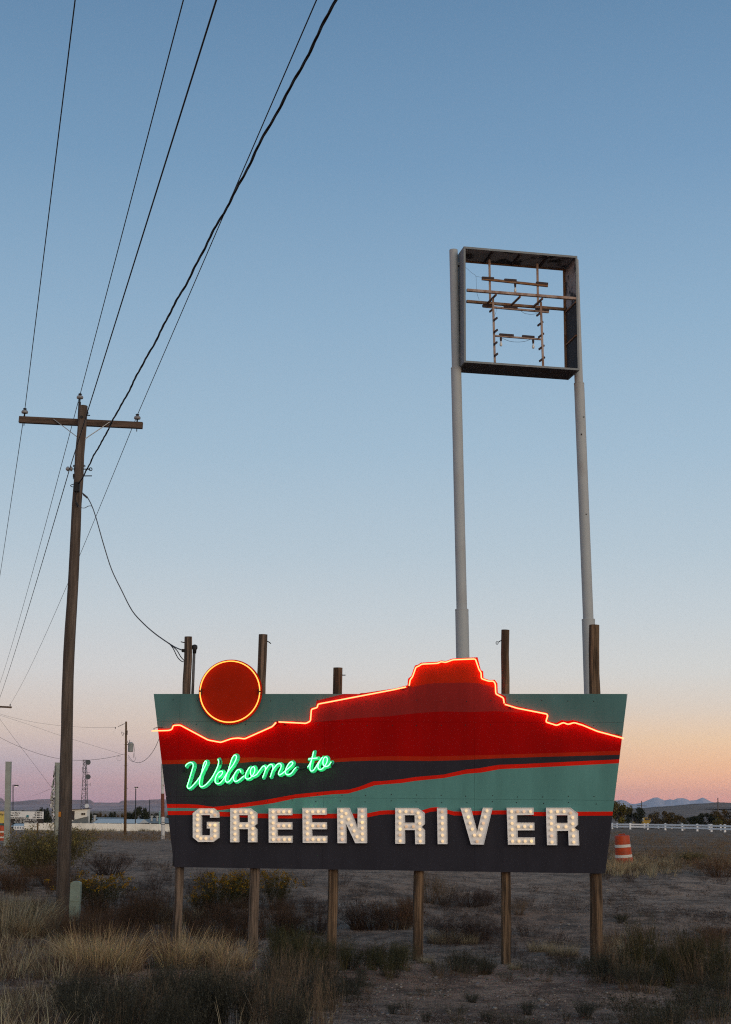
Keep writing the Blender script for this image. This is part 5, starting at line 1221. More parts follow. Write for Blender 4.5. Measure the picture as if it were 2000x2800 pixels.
M['maroonweed'] = P_('maroon_weed', (.056, .038, .031)); M['twig'] = P_('dry_twig', (.135, .095, .062)); M['rgreen'] = P_('rabbitbrush_green', (.046, .046, .018)); M['flower'] = P_('rabbitbrush_yellow', (.25, .140, .014)); M['olive'] = P_('olive_leaf', (.095, .078, .030))
M['fieldweed'] = P_('field_weed_brown', (.170, .115, .066)); M['weedgreen'] = P_('dark_weed_green', (.040, .040, .020)); M['rust_bush'] = P_('rust_orange_weed', (.110, .060, .032)); M['olive_fl'] = P_('faded_flower', (.20, .15, .05))
def stems_mesh(rng, n, r, h0, h1, lean, droop, w, segs=3, br=.35):
    a = rng.uniform(0, 2 * np.pi, n); rad = r * br * np.sqrt(rng.uniform(0, 1, n)); base = np.stack([np.cos(a) * rad, np.sin(a) * rad, np.zeros(n) - .03], 1)
    d = np.stack([np.cos(a + rng.normal(0, .5, n)), np.sin(a + rng.normal(0, .5, n)), np.zeros(n)], 1)
    return strips(base, d, rng.uniform(h0, h1, n), np.abs(rng.normal(lean, lean * .6, n)), rng.uniform(0, droop, n), np.full(n, w) * rng.uniform(.7, 1.3, n), segs, rng=rng)
def m_grass(seed, h=.8, r=.45, n=420, col='blond', droop=.95, w=.008, lean=.20):
    rng = np.random.default_rng(seed); v, f, _ = stems_mesh(rng, n, r, h * .40, h, lean, droop, w, 5, .85); v[:, 0] += .16 * np.clip(v[:, 2], 0, 9) ** 2; v2, f2, _ = stems_mesh(rng, n, r, h * .12, h * .5, lean * 1.8, droop, w, 3, 1.0)
    return npmesh('grass_tuft', [(v, f, 0), (v2, f2, 1)], [M[col], M['twig']])
def bush_points(rng, c, k, sd):
    """points scattered round random places on the stems' upper parts"""
    n, s, _ = c.shape; i = rng.integers(0, n, k); t = rng.uniform(.35, 1, k) ** .7 * (s - 1); a = np.floor(t).astype(int).clip(0, s - 2); u = (t - a)[:, None]
    return c[i, a] * (1 - u) + c[i, a + 1] * u + rng.normal(0, sd, (k, 3)), t / (s - 1)
def m_shrub(seed, h=1.0, r=.55, n=110, leaf='sage', stem='twig', k=2200, ls=.022, lean=.42, droop=.25, ratio=.35, sd=.035, twigs=0, tw=None):
    rng = np.random.default_rng(seed); v, f, c = stems_mesh(rng, n, r, h * .55, h * 1.02, lean, droop, .011, 4)
    p, t = bush_points(rng, c, k, sd); p[:, 2] = np.maximum(p[:, 2], .02); q, g = quads(p, rng.uniform(.5, 1.3, k) * ls, rng, ratio=ratio); ch = [(v, f, 0), (q, g, 1)]
    if twigs:
        p, t = bush_points(rng, c, twigs, sd * .6); p[:, 2] = np.maximum(p[:, 2], .02); a = rng.uniform(0, 6.283, twigs); d = np.stack([np.cos(a), np.sin(a), np.zeros(twigs)], 1)
        tv, tf, _ = strips(p, d, rng.uniform(.08, .22, twigs) * h, rng.uniform(.2, .9, twigs), rng.uniform(-.2, .2, twigs), np.full(twigs, .006), 2, rng=rng); ch.append((tv, tf, 1))
    return npmesh('shrub', ch, [M[stem], M[leaf]]), c
def m_flowers(seed, c, k, ls, col, h):
    rng = np.random.default_rng(seed); ends = c[:, -1]; keep = ends[ends[:, 2] > h * .52]; keep = keep[rng.permutation(len(keep))[:70]]; i = rng.integers(0, len(keep), k); p = keep[i] + rng.normal(0, .045, (k, 3)) * np.array([1, 1, .7])
    q, g = quads(p, rng.uniform(.6, 1.4, k) * ls, rng, ratio=.8); return npmesh('flowers', [(q, g, 0)], [M[col]])
MESH = {}
for i in range(3):
    MESH['blond', i] = (m_grass(20 + i, .85, .5, 620, 'blond'), None); MESH['pale', i] = (m_grass(30 + i, .7, .6, 620, 'blond_grey', .6, .007, .18), None)
    MESH['russet', i] = (m_shrub(40 + i, .9, .6, 150, 'russet', 'russet', 900, .013, .34, .15, .3, .03, 1100)[0], None)
    MESH['maroon', i] = (m_shrub(50 + i, .7, .7, 150, 'maroonweed', 'maroonweed', 1200, .014, .5, .2, .3, .035, 1000)[0], None)
    MESH['rust', i] = (m_shrub(60 + i, .8, .7, 160, 'rust_bush', 'russet', 1400, .013, .45, .2, .3, .03, 1000)[0], None)
    MESH['sage', i] = (m_shrub(70 + i, .75, .6, 130, 'sage', 'sage_dark', 2600, .016, .36, .15, .35, .022, 500)[0], None)
    MESH['green', i] = (m_shrub(80 + i, .8, .65, 120, 'weedgreen', 'sage_dark', 2600, .020, .40, .2, .35, .03, 500)[0], None)
    me, c = m_shrub(90 + i, 1.0, .7, 230, 'rgreen', 'twig', 5200, .024, .46, .15, .25, .035, 500); MESH['rabbit', i] = (me, m_flowers(95 + i, c, 1250, .020, 'flower', 1.0))
    me, c = m_shrub(100 + i, 1.1, .8, 230, 'olive', 'twig', 7500, .026, .46, .15, .28, .045, 600); MESH['olive', i] = (me, m_flowers(105 + i, c, 700, .018, 'olive_fl', 1.1))
    MESH['tall', i] = (m_shrub(110 + i, 1.3, .5, 60, 'weedgreen', 'olive', 1700, .018, .26, .05, .25, .045, 700)[0], None)
    MESH['deadtwig', i] = (m_shrub(120 + i, .9, .6, 120, 'twig', 'twig', 500, .011, .45, .1, .3, .03, 1100)[0], None)
HREF = dict(blond=.8, pale=.62, russet=.9, maroon=.66, rust=.78, sage=.72, green=.78, rabbit=.98, olive=1.06, tall=1.32, deadtwig=.9)
CNT = [0]
def plant(kind, px, py, hpx, wide, label, cat='shrub', group=None, name=None):
    g = gbase(px, py); CNT[0] += 1; i = CNT[0] % 3; me, fl = MESH[kind, i]; h = hpx * mpp(px, py, g.y); s = h / HREF[kind]
    nm = name or dict(blond='bunch_grass', pale='bunch_grass', rabbit='rabbitbrush', olive='rabbitbrush', sage='sagebrush', tall='tall_weed').get(kind, 'desert_shrub')
    grp = group or dict(bunch_grass='clumps of dry bunch grass', rabbitbrush='rabbitbrush bushes', sagebrush='sagebrush bushes', tall_weed='tall weeds').get(nm, 'desert shrubs')
    if fl is None:
        o = bpy.data.objects.new(nm, me); COL.objects.link(o)
    else:
        o = bpy.data.objects.new(nm, None); COL.objects.link(o); a = bpy.data.objects.new('foliage', me); b = bpy.data.objects.new('flowers', fl); b['kind'] = 'stuff'
        for q in (a, b): COL.objects.link(q); q.parent = o
    o.location = g; o.rotation_euler = (0, 0, (CNT[0] * 2.399) % 6.283); o.scale = (s * wide, s * wide, s); tag(o, label, cat, grp); return o

# large plants one can point to
plant('olive', 92, 2396, 118, 1.0, 'broad olive bush with faded yellow tips left of the utility pole')
plant('olive', 150, 2384, 128, .95, 'tall olive bush directly behind the utility pole')
plant('olive', 190, 2330, 66, .8, 'small yellowish bush just right of the utility pole')
plant('rust', 35, 2432, 62, 1.5, 'low rust coloured bush at the left edge'); plant('rust', 135, 2420, 55, 1.2, 'rust coloured weeds at the foot of the olive bush')
plant('maroon', 300, 2392, 66, 1.3, 'round dark maroon bush on the bare lot left of the sign')
plant('rabbit', 262, 2492, 108, 1.05, 'rabbitbrush with yellow flowers behind the green pedestal')
plant('rabbit', 600, 2496, 108, .95, 'largest yellow flowering rabbitbrush between the first two posts'); plant('rabbit', 660, 2482, 100, .7, 'yellow rabbitbrush close behind the second post'); plant('rabbit', 548, 2497, 62, .8, 'low yellow rabbitbrush nearest the first post')
plant('rabbit', 755, 2486, 106, .62, 'narrow yellow rabbitbrush right of the second post')
plant('russet', 388, 2540, 112, .75, 'tall thin rusty weed right of the pedestal'); plant('russet', 335, 2545, 75, 1.0, 'rusty weed in front of the yellow rabbitbrush'); plant('russet', 590, 2562, 84, 1.3, 'russet weeds below the largest yellow rabbitbrush'); plant('russet', 650, 2560, 76, 1.1, 'russet weeds at the second post'); plant('russet', 530, 2556, 66, 1.1, 'russet weeds right of the first post'); plant('russet', 790, 2556, 82, 1.2, 'russet weeds below the narrow rabbitbrush')
plant('maroon', 860, 2556, 52, 1.4, 'dark maroon weeds left of the third post'); plant('maroon', 1010, 2540, 78, 1.5, 'maroon brush mound left of the fourth post'); plant('rust', 1080, 2540, 88, 1.3, 'rusty brush touching the fourth post')
plant('deadtwig', 1175, 2470, 96, .8, 'bare twiggy bush right of the fourth post under the board'); plant('deadtwig', 1215, 2474, 70, .9, 'lower twiggy bush between fourth and fifth posts'); plant('maroon', 1285, 2478, 50, 1.5, 'dark low bush on the bank between fourth and fifth posts'); plant('maroon', 1330, 2475, 40, 1.3, 'small dark bush left of the fifth post')
plant('maroon', 1250, 2572, 72, 1.4, 'wide dark brush mound right of the fourth post'); plant('maroon', 1310, 2570, 56, 1.2, 'dark brush on the mound nearer the fifth post'); plant('pale', 1212, 2578, 46, 1.0, 'pale grass tuft at the left of the brush mound', 'grass'); plant('pale', 1280, 2580, 36, .9, 'pale grass tuft at the right of the brush mound', 'grass')
plant('pale', 1163, 2634, 26, 1.0, 'short pale grass at the foot of the fourth post', 'grass'); plant('pale', 1408, 2650, 22, 1.0, 'short pale grass at the foot of the fifth post', 'grass'); plant('deadtwig', 1420, 2500, 44, 1.2, 'small twiggy bush right of the fifth post')
plant('green', 790, 2640, 108, .95, 'dark green bush in front of the second post'); plant('green', 870, 2650, 78, 1.1, 'dark green bush between the second and third posts'); plant('green', 955, 2650, 60, 1.1, 'low green bush right of the third post'); plant('green', 1065, 2672, 92, 1.0, 'dark green bush left of the fourth post base')
plant('maroon', 1020, 2640, 60, 1.1, 'dark brush behind the green bush at the fourth post'); plant('sage', 1260, 2655, 62, 1.2, 'grey sage between the fourth and fifth post bases'); plant('sage', 1330, 2662, 40, 1.2, 'low grey sage left of the fifth post base')
plant('pale', 1540, 2612, 44, 1.1, 'pale yellow grass tuft left of the sixth post', 'grass'); plant('pale', 1480, 2602, 36, 1.1, 'smaller pale grass tuft between the last two posts', 'grass')
plant('tall', 1768, 2692, 196, .80, 'tallest yellow green weed right of the sixth post', 'weed'); plant('tall', 1895, 2690, 170, .9, 'tall brown green weed nearer the right edge', 'weed'); plant('tall', 1835, 2700, 120, .95, 'shorter weed between the two tall weeds', 'weed'); plant('tall', 1708, 2690, 92, 1.0, 'low green weed just right of the sixth post', 'weed'); plant('tall', 1965, 2700, 130, 1.0, 'green weed at the right edge', 'weed')
plant('green', 1700, 2482 + 40, 26, 1.3, 'small round green bush on the bare slope right of the sixth post'); plant('rust', 1955, 2568, 42, 1.8, 'rust coloured low bush at the right edge above the weeds')
plant('olive', 1890, 2362, 34, 1.6, 'olive bush in the field right of the traffic drum'); plant('rust', 1965, 2398, 62, 1.5, 'rust coloured bush at the right edge of the field')
plant('blond', 1722, 2385, 52, 1.6, 'dry grass around the traffic drum', 'grass'); plant('blond', 1680, 2388, 46, 1.3, 'dry grass between the sign edge and the traffic drum', 'grass')
plant('blond', 262, 2656, 146, .95, 'large blond grass clump in the left foreground', 'grass'); plant('blond', 316, 2654, 132, .9, 'blond grass clump right of the largest one', 'grass'); plant('blond', 212, 2646, 104, .9, 'shorter blond grass clump left of the largest one', 'grass')
plant('blond', 492, 2646, 140, .85, 'blond grass clump at the first post base', 'grass'); plant('blond', 562, 2648, 116, .95, 'blond grass clump right of the first post base', 'grass'); plant('blond', 632, 2650, 108, .85, 'blond grass clump left of the second post base', 'grass'); plant('russet', 370, 2650, 92, .9, 'russet stalks between the two big blond grass clumps'); plant('rust', 420, 2644, 78, 1.2, 'rusty yellow weed between the blond grass clumps')
plant('pale', 45, 2545, 108, 1.25, 'wide pale grass clump at the left edge', 'grass'); plant('pale', 100, 2520, 80, 1.1, 'pale grass clump left of the utility pole base', 'grass'); plant('pale', 15, 2495, 66, 1.2, 'far pale grass clump at the left edge', 'grass'); plant('blond', 85, 2560, 74, 1.0, 'blond grass tuft in front of the pale clump', 'grass')
plant('pale', 235, 2560, 60, 1.0, 'thin grass in front of the green pedestal', 'grass'); plant('russet', 275, 2565, 78, 1.0, 'russet stalks in front of the pedestal'); plant('russet', 205, 2590, 112, .8, 'thin russet weeds growing up the front of the green pedestal'); plant('deadtwig', 160, 2575, 90, .8, 'thin dry twigs at the foot of the utility pole'); plant('pale', 430, 2520, 50, 1.3, 'pale grass behind the first post', 'grass')
plant('sage', 1840, 2800, 66, 1.3, 'dark sage clump at the bottom right'); plant('sage', 1600, 2782, 50, 1.1, 'small sage clump on the bare dirt in front of the sixth post'); plant('sage', 1445, 2775, 44, .9, 'small sage clump on the bare dirt below the fifth post'); plant('sage', 1330, 2795, 36, .9, 'small dark sage tuft at the bottom below the fifth post'); plant('sage', 1165, 2795, 32, .9, 'small dark sage tuft at the bottom below the fourth post'); plant('sage', 1075, 2772, 30, 1.0, 'dark sage tuft left on the bare dirt')
plant('sage', 1290, 2742, 30, 1.4, 'low sage patch on the bare dirt below the board'); plant('sage', 1960, 2780, 50, 1.3, 'sage clump in the lower right corner')

# thickets of shrubs that merge into one mass
def lite(seed, h, r, n, leaf, stem, k, ls, lean, droop, sd, twigs):
    return m_shrub(seed, h, r, n, leaf, stem, k, ls, lean, droop, .32, sd, twigs)[0]
def raw_of(fn):
    me = fn(); r = RAW['shrub' if me.name.startswith('shrub') else 'grass_tuft']; mats = list(me.materials); bpy.data.meshes.remove(me); return r, mats
def thicket(name, label, protos, zones, seed):
    """protos: raw shrub arrays (1 unit high); zones: (pixel polygon, count, height range, width range, clump scale)"""
    rng = np.random.default_rng(seed); ch = []; mats = protos[0][1]
    for poly, n, (h0, h1), (w0, w1), cl in zones:
        xs = [p[0] for p in poly]; ys_ = [p[1] for p in poly]; m = 0; guard = 0
        while m < n and guard < n * 15:
            guard += 1; px, py = rng.uniform(min(xs), max(xs)), rng.uniform(min(ys_), max(ys_))
            if not in_poly(px, py, poly): continue
            g = ghit(px, py)
            if cl and mnoise.noise((g.x * cl, g.y * cl, seed * 1.3)) < rng.uniform(-.3, .25): continue
            m += 1; (V, F, MI), _ = protos[int(rng.integers(0, len(protos)))]; h = rng.uniform(h0, h1); w = h * rng.uniform(w0, w1); a = rng.uniform(0, 6.283); c, s = math.cos(a), math.sin(a)
            tl = rng.normal(0, .12, 2)
            W = np.stack([(V[:, 0] * c - V[:, 1] * s) * w + V[:, 2] * h * tl[0] + g.x, (V[:, 0] * s + V[:, 1] * c) * w + V[:, 2] * h * tl[1] + g.y, V[:, 2] * h + g.z], 1)
            for k in (0, 1): sel = F[MI == k]; ch.append((W, sel, k)) if len(sel) else None
    me = npmesh(name, ch, mats); o = bpy.data.objects.new(name, me); COL.objects.link(o); return tag(o, label, None, None, 'stuff')
def in_poly(px, py, poly):
    c = False
    for i in range(len(poly)):
        (x0, y0), (x1, y1) = poly[i - 1], poly[i]
        if (y0 > py) != (y1 > py) and px < (x1 - x0) * (py - y0) / (y1 - y0) + x0: c = not c
    return c
PR = {}
PR['sage'] = [raw_of(lambda i=i: lite(300 + i, 1.0, .75, 100, 'sage_dark', 'sage_dark', 1100, .030, .30, .12, .028, 330)) for i in range(4)]
PR['sage2'] = [raw_of(lambda i=i: lite(310 + i, 1.0, .8, 64, 'sage', 'twig', 860, .031, .36, .15, .03, 200)) for i in range(3)]
PR['russet'] = [raw_of(lambda i=i: lite(320 + i, 1.0, .7, 80, 'russet', 'russet', 360, .020, .30, .12, .03, 330)) for i in range(4)]
PR['maroon'] = [raw_of(lambda i=i: lite(330 + i, 1.0, 1.0, 56, 'maroonweed', 'maroonweed', 400, .026, .50, .2, .04, 220)) for i in range(4)]
PR['weed'] = [raw_of(lambda i=i: lite(340 + i, 1.0, .6, 60, 'weedgreen', 'olive', 700, .025, .30, .08, .045, 300)) for i in range(4)]
PR['stalk'] = [raw_of(lambda i=i: lite(370 + i, 1.0, .8, 26, 'twig', 'twig', 260, .014, .26, .15, .02, 160)) for i in range(4)]
PR['field2'] = [raw_of(lambda i=i: lite(360 + i, 1.0, 1.1, 16, 'maroonweed', 'twig', 90, .065, .6, .2, .07, 40)) for i in range(4)]
PR['field'] = [raw_of(lambda i=i: lite(350 + i, 1.0, 1.1, 15, 'fieldweed', 'fieldweed', 56, .07, .55, .2, .06, 36)) for i in range(4)]
thicket('sagebrush_cover', 'dense dark sage covering the foreground below the board', PR['sage'], [([(330, 2740), (430, 2715), (700, 2705), (900, 2690), (950, 2720), (900, 2790), (820, 2870), (280, 2870)], 44, (.26, .62), (.5, .95), 0), ([(400, 2715), (680, 2690), (900, 2660), (920, 2690), (720, 2710), (420, 2730)], 22, (.18, .34), (.6, 1.0), 0), ([(180, 2760), (340, 2720), (330, 2860), (200, 2860)], 8, (.25, .45), (.6, 1.0), 0), ([(900, 2680), (1010, 2690), (960, 2760), (880, 2760)], 6, (.2, .36), (.7, 1.1), 0)], 4)
thicket('dry_stalk_cover', 'thin dry brown stalks rising through the foreground sage', PR['stalk'], [([(300, 2720), (900, 2690), (900, 2870), (260, 2870)], 44, (.4, .72), (.4, .7), 0), ([(640, 2610), (960, 2620), (960, 2670), (640, 2670)], 14, (.3, .5), (.5, .8), 0), ([(1660, 2650), (2020, 2660), (2020, 2730), (1640, 2710)], 26, (.35, .8), (.4, .7), 0), ([(180, 2560), (480, 2570), (480, 2620), (180, 2620)], 16, (.35, .6), (.5, .8), 0)], 14)
thicket('sage_fringe', 'grey green low sage among the post bases and the lower right', PR['sage2'], [([(1590, 2655), (2020, 2680), (2020, 2740), (1560, 2705)], 30, (.22, .45), (.7, 1.2), 0), ([(1180, 2640), (1640, 2655), (1640, 2690), (1180, 2680)], 20, (.16, .32), (.8, 1.3), 1.2), ([(1720, 2770), (2020, 2760), (2020, 2860), (1680, 2860)], 14, (.2, .4), (.8, 1.3), 0), ([(960, 2700), (1700, 2720), (1800, 2850), (960, 2850)], 16, (.09, .2), (.9, 1.5), 0), ([(560, 2640), (1000, 2640), (1000, 2675), (560, 2670)], 12, (.2, .38), (.7, 1.1), 0)], 5)
thicket('russet_weed_cover', 'russet weeds along the ditch bank behind the posts', PR['russet'], [([(190, 2500), (480, 2500), (480, 2610), (220, 2600)], 34, (.34, .68), (.6, 1.0), 0), ([(500, 2510), (900, 2510), (900, 2600), (500, 2610)], 40, (.32, .62), (.6, 1.0), .5), ([(0, 2400), (220, 2400), (220, 2475), (0, 2470)], 20, (.3, .55), (.7, 1.1), 0), ([(880, 2490), (1140, 2480), (1140, 2545), (880, 2550)], 16, (.3, .6), (.7, 1.1), .8), ([(1640, 2570), (1990, 2590), (1990, 2660), (1640, 2650)], 18, (.25, .5), (.7, 1.1), 0)], 6)
thicket('maroon_weed_cover', 'dark maroon brush on the ditch bank and mounds', PR['maroon'], [([(220, 2400), (480, 2400), (480, 2500), (240, 2500)], 34, (.2, .42), (.6, 1.0), 0), ([(500, 2400), (1000, 2410), (1000, 2510), (500, 2510)], 52, (.2, .42), (.6, 1.0), .6), ([(1180, 2440), (1400, 2440), (1480, 2500), (1180, 2490)], 18, (.18, .36), (.7, 1.1), 0), ([(1150, 2530), (1400, 2530), (1640, 2600), (1150, 2600)], 26, (.16, .34), (.7, 1.2), .9), ([(1200, 2610), (1640, 2610), (1640, 2650), (1200, 2650)], 16, (.14, .3), (.7, 1.2), .8), ([(250, 2330), (480, 2370), (480, 2395), (250, 2395)], 9, (.2, .4), (.8, 1.3), 0), ([(1650, 2390), (2010, 2395), (2010, 2420), (1650, 2410)], 10, (.2, .4), (.8, 1.3), 0)], 7)
thicket('slope_scrub_cover', 'tiny dark scrub tufts dotted over the bare dirt', PR['field2'], [([(900, 2395), (1640, 2400), (1640, 2540), (1180, 2530), (900, 2470)], 120, (.05, .14), (1.0, 2.2), .5), ([(1640, 2395), (2020, 2400), (2020, 2580), (1640, 2560)], 230, (.06, .19), (1.0, 2.2), .4), ([(1180, 2400), (1640, 2410), (1640, 2600), (1180, 2560)], 90, (.07, .2), (1.0, 2.0), .5), ([(950, 2670), (1700, 2690), (2020, 2750), (2020, 2860), (950, 2860)], 130, (.05, .16), (1.0, 2.0), .7), ([(200, 2310), (480, 2330), (480, 2400), (200, 2400)], 20, (.06, .18), (1.0, 2.2), .4), ([(-20, 2560), (330, 2640), (330, 2720), (-20, 2720)], 40, (.08, .2), (1.0, 1.8), 0)], 11)
thicket('left_scrub_cover', 'mixed dark low scrub between the straw tufts at the left', PR['maroon'], [([(-20, 2580), (200, 2580), (330, 2680), (330, 2860), (-20, 2860)], 26, (.14, .34), (.7, 1.2), 0), ([(-20, 2500), (160, 2520), (160, 2580), (-20, 2570)], 8, (.2, .4), (.6, 1.0), 0)], 21)
thicket('weed_cover', 'tangled green weeds right of the sixth post', PR['weed'], [([(1680, 2640), (2020, 2650), (2020, 2710), (1680, 2700)], 16, (.35, .7), (.45, .8), 0), ([(740, 2600), (960, 2610), (960, 2660), (740, 2660)], 18, (.3, .6), (.6, 1.0), 0), ([(1010, 2630), (1130, 2640), (1130, 2680), (1010, 2680)], 8, (.3, .5), (.6, 1.0), 0)], 8)
thicket('field_weed_cover', 'low brown weeds over the far lot and field', PR['field'], [([(1655, 2276), (2020, 2286), (2020, 2392), (1655, 2385)], 520, (.22, .42), (.8, 1.6), 0), ([(200, 2280), (490, 2280), (490, 2306), (200, 2304)], 190, (.25, .45), (.9, 1.8), 0), ([(-20, 2290), (130, 2290), (130, 2400), (-20, 2400)], 60, (.25, .5), (.7, 1.3), 0), ([(200, 2306), (480, 2330), (480, 2390), (200, 2385)], 8, (.12, .28), (.9, 1.6), 0)], 9)

# uncountable ground cover, each kind one mass
def in_poly(px, py, poly):
    c = False
    for i in range(len(poly)):
        (x0, y0), (x1, y1) = poly[i - 1], poly[i]
        if (y0 > py) != (y1 > py) and px < (x1 - x0) * (py - y0) / (y1 - y0) + x0: c = not c
    return c
def cover(name, label, zones, col, segs=3, tall=False):
    """zones: (polygon in photograph pixels, tufts, blades per tuft, height in metres, lean, material)"""
    rng = np.random.default_rng(hash(name) % 1000 if False else len(name) * 7 + 3); B = []; D = []; Ln = []; Le = []; Dr = []; Wd = []
    for poly, n, nb, h, lean, clump in zones:
        xs = [p[0] for p in poly]; ys_ = [p[1] for p in poly]; m = 0; guard = 0
        while m < n and guard < n * 12:
            guard += 1; px, py = rng.uniform(min(xs), max(xs)), rng.uniform(min(ys_), max(ys_))
            if not in_poly(px, py, poly): continue
            g = ghit(px, py)
            if clump and mnoise.noise((g.x * clump, g.y * clump, 4.4)) < rng.uniform(-.35, .25): continue
            m += 1; hh = h * rng.uniform(.55, 1.25); r = .05 + hh * .22
            a = rng.uniform(0, 6.283, nb); rr_ = r * np.sqrt(rng.uniform(0, 1, nb)); x = g.x + np.cos(a) * rr_; y = g.y + np.sin(a) * rr_
            B.append(np.stack([x, y, np.full(nb, g.z - .02)], 1)); D.append(np.stack([np.cos(a + rng.normal(0, .6, nb)), np.sin(a), np.zeros(nb)], 1)); Ln.append(hh * rng.uniform(.4, 1.05, nb)); Le.append(np.abs(rng.normal(lean, lean * .6, nb))); Dr.append(rng.uniform(0, .35, nb)); Wd.append(np.full(nb, (.006 + .012 * hh) * max(1, g.y / 30)))
    v, f, c = strips(np.concatenate(B), np.concatenate(D), np.concatenate(Ln), np.concatenate(Le), np.concatenate(Dr), np.concatenate(Wd), segs, rng=rng)
    ch = [(v, f, 0)]
    if tall:
        k = len(B) * tall; p, _ = bush_points(rng, c, k, .012); q, g = quads(p, rng.uniform(.6, 1.3, k) * .014, rng, ratio=.4); ch.append((q, g, 0))
    me = npmesh(name, ch, [M[col]]); o = bpy.data.objects.new(name, me); COL.objects.link(o); return tag(o, label, None, None, 'stuff')
cover('dry_grass_cover', 'mixed dry grass over the left foreground', [([(-20, 2560), (240, 2560), (300, 2700), (120, 2680), (-20, 2690)], 170, 22, .30, .3, .9), ([(-20, 2710), (340, 2700), (420, 2860), (-20, 2860)], 230, 18, .20, .35, .9), ([(-20, 2470), (180, 2480), (180, 2560), (-20, 2550)], 110, 22, .32, .25, 0), ([(900, 2400), (1640, 2400), (1640, 2480), (900, 2470)], 260, 10, .06, .8, .5), ([(1650, 2400), (2010, 2410), (2010, 2560), (1650, 2540)], 420, 10, .06, .8, .5), ([(960, 2680), (1700, 2700), (1900, 2850), (960, 2850)], 260, 8, .05, .8, .6)], 'twig', 3)
cover('pale_grass_cover', 'pale straw stalks standing among the foreground sage', [([(-20, 2560), (330, 2560), (330, 2690), (-20, 2680)], 130, 14, .38, .25, 0), ([(-20, 2730), (330, 2730), (330, 2860), (-20, 2860)], 150, 12, .30, .3, 1.0), ([(330, 2660), (900, 2660), (900, 2850), (330, 2850)], 60, 4, .46, .2, 0), ([(1640, 2345), (1860, 2352), (1860, 2400), (1640, 2400)], 150, 18, .35, .25, 0), ([(1660, 2560), (1760, 2570), (1750, 2640), (1640, 2620)], 60, 18, .26, .4, 0), ([(420, 2490), (560, 2500), (560, 2530), (420, 2530)], 50, 20, .34, .3, 0), ([(1000, 2520), (1130, 2520), (1130, 2545), (990, 2545)], 26, 14, .22, .3, 0)], 'blond_grey', 3)
cover('wall_weed_cover', 'pale weeds along the foot of the vinyl wall', [([(215, 2272), (470, 2272), (470, 2276), (215, 2276)], 90, 14, .34, .2, .2), ([(70, 2274), (150, 2274), (150, 2279), (70, 2279)], 30, 12, .3, .3, 0)], 'blond_grey', 2)

# loose stones
rng = np.random.default_rng(77); SV = []; SF = []; off = 0
cube = np.array([[x, y, z] for x in (-1, 1) for y in (-1, 1) for z in (-1, 1)], float) * .6; cf = np.array([(0, 1, 3, 2), (4, 6, 7, 5), (0, 4, 5, 1), (2, 3, 7, 6), (0, 2, 6, 4), (1, 5, 7, 3)])
for i in range(4200):
    px = rng.uniform(-20, 2020); py = rng.uniform(2395, 2830); g = ghit(px, py)
    s = rng.uniform(.010, .028) * (1.8 if rng.uniform() < .06 else 1); v = (cube + rng.normal(0, .22, (8, 3))) * s * np.array([1, 1, .6]) + np.array(g) + np.array([0, 0, s * .2]); SV.append(v); SF.append(cf + off); off += 8
M['stone'] = mat('pale_stone', (.20, .17, .15), .9, .3, 3, bump=.1, island=.4)
me = npmesh('gravel', [(np.concatenate(SV), np.concatenate(SF), 0)], [M['stone']]); o = bpy.data.objects.new('gravel', me); COL.objects.link(o); tag(o, 'scattered small pale stones on the dirt', None, None, 'stuff')

# ------------------------------------------------------------------ trees
M['bark'] = mat('tree_bark', (.06, .045, .035), .9, .3, 4, (4, 4, 1), bump=.4)
LEAF = {'yg': P_('leaf_yellow_green', (.105, .085, .022), .45), 'dark': P_('leaf_dark_green', (.032, .036, .020), .45), 'mix': P_('leaf_autumn_mix', (.085, .058, .022), .5)}
def tree_mesh(seed, leaf, n=3400, squat=1.0):
    rng = np.random.default_rng(seed); K = 16
    cc = np.stack([rng.normal(0, .30, K), rng.normal(0, .30, K), rng.uniform(.28, .86, K)], 1); cr_ = rng.uniform(.11, .24, K)
    lim = .52 * np.sqrt(np.clip(1 - ((cc[:, 2] - .5) / .62) ** 2, .1, 1)); rad = np.hypot(cc[:, 0], cc[:, 1]); s = np.minimum(1, lim / (rad + 1e-6)); cc[:, :2] *= s[:, None]
    i = rng.integers(0, K, n); d = rng.normal(size=(n, 3)); d /= np.linalg.norm(d, axis=1)[:, None]; p = cc[i] + d * (cr_[i] * rng.uniform(.35, 1.1, n))[:, None]; p[:, 2] = np.clip(p[:, 2], .06, 1.05)
    q, g = quads(p, rng.uniform(.6, 1.3, n) * .033, rng, ratio=.7); crown = npmesh('crown', [(q, g, 0)], [leaf])
    mb = MB().tube([(0, 0, -.03), (.01, 0, .2), (0, .01, .42)], [.035, .028, .02], 7)
    for c, r in zip(cc[:9], cr_): mb.tube([(0, 0, .3 + .1 * r), tuple(c * .5 + np.array([0, 0, .18])), tuple(c)], [.018, .012, .005], 5)
    t = mb.build('trunk', M['bark']); tm = t.data; bpy.data.objects.remove(t); return crown, tm
TREES = {k: [tree_mesh(200 + i * 7 + len(k), LEAF[k]) for i in range(2)] for k in LEAF}
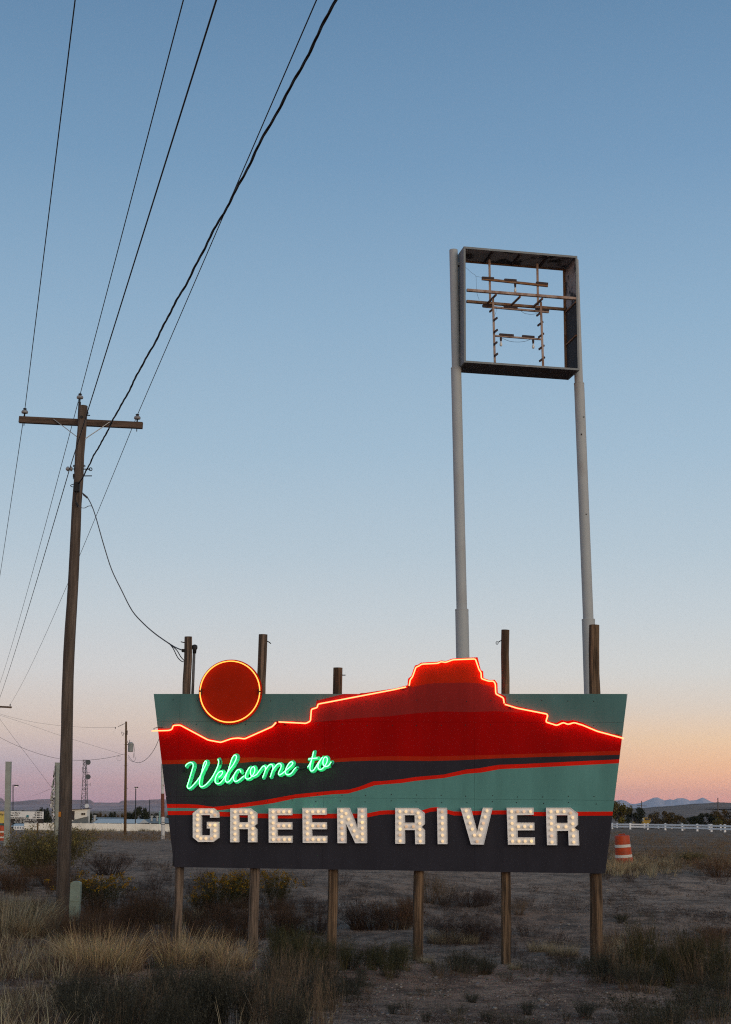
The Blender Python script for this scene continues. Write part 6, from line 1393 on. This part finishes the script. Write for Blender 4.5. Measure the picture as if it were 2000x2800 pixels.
def tree(kind, px, pybase, Y, ytop, wpx_, label, group='trees at the edge of the lot', bush=False):
    b = at(px, pybase, Y); b.z = ground_z(b.x, Y); top = at(px, ytop, Y); h = top.z - b.z; k = mpp(px, ytop, Y); CNT[0] += 1; crown, tr = TREES[kind][CNT[0] % 2]
    o = bpy.data.objects.new('tree', None); COL.objects.link(o); o.location = b; o.rotation_euler = (0, 0, CNT[0] * 1.7); w = wpx_ * k; o.scale = (w, w, h)
    for nm, me in (('trunk', tr), ('crown', crown)): q = bpy.data.objects.new(nm, me); COL.objects.link(q); q.parent = o
    tag(o, label, 'tree', group); return o
tree('yg', 1702, 2262, 245, 2190, 62, 'tall yellow green tree against the right edge of the sign'); tree('dark', 1737, 2262, 252, 2206, 46, 'dark tree left of the far crossarm pole')
tree('mix', 1808, 2262, 250, 2216, 60, 'wide autumn tree behind the yellow machine'); tree('mix', 1852, 2262, 255, 2228, 38, 'small round autumn tree in the gap of the tree line'); tree('dark', 1897, 2264, 240, 2232, 42, 'low dark tree left of the right pole'); tree('dark', 1932, 2264, 243, 2222, 56, 'tall dark tree left of the right pole'); tree('mix', 1985, 2264, 238, 2212, 64, 'largest autumn tree at the right edge'); tree('yg', 1962, 2264, 236, 2234, 36, 'low yellowish tree at the foot of the right pole'); tree('dark', 1640, 2262, 248, 2200, 50, 'dark tree hidden mostly behind the sign edge')
tree('dark', 382, 2262, 205, 2204, 56, 'round dark tree behind the right lot lamp'); tree('dark', 352, 2262, 208, 2222, 34, 'low dark tree right of the transformer pole'); tree('dark', 422, 2262, 225, 2222, 44, 'low dark tree behind the pole by the sign'); tree('mix', 455, 2262, 226, 2222, 40, 'low brownish tree cut by the sign edge')
for i, (x, yt, w) in enumerate(((262, 2222, 26), (281, 2219, 30), (303, 2218, 30), (324, 2221, 28))): tree(('dark', 'mix')[i % 2], x, 2262, 255, yt, w, ('first', 'second', 'third', 'fourth')[i] + ' low tree from the white building in the row behind the blue roof')
tree('dark', 124, 2268, 170, 2206, 34, 'dark spiky tree right of the travel billboard'); tree('dark', 104, 2268, 175, 2213, 24, 'dark tree top above the travel billboard'); tree('dark', 48, 2268, 178, 2214, 30, 'dark tree top behind the left lot lamp')
tree('dark', 248, 2262, 200, 2222, 16, 'small dark bush at the corner of the white building')
print('SCENE objects', len(bpy.data.objects))
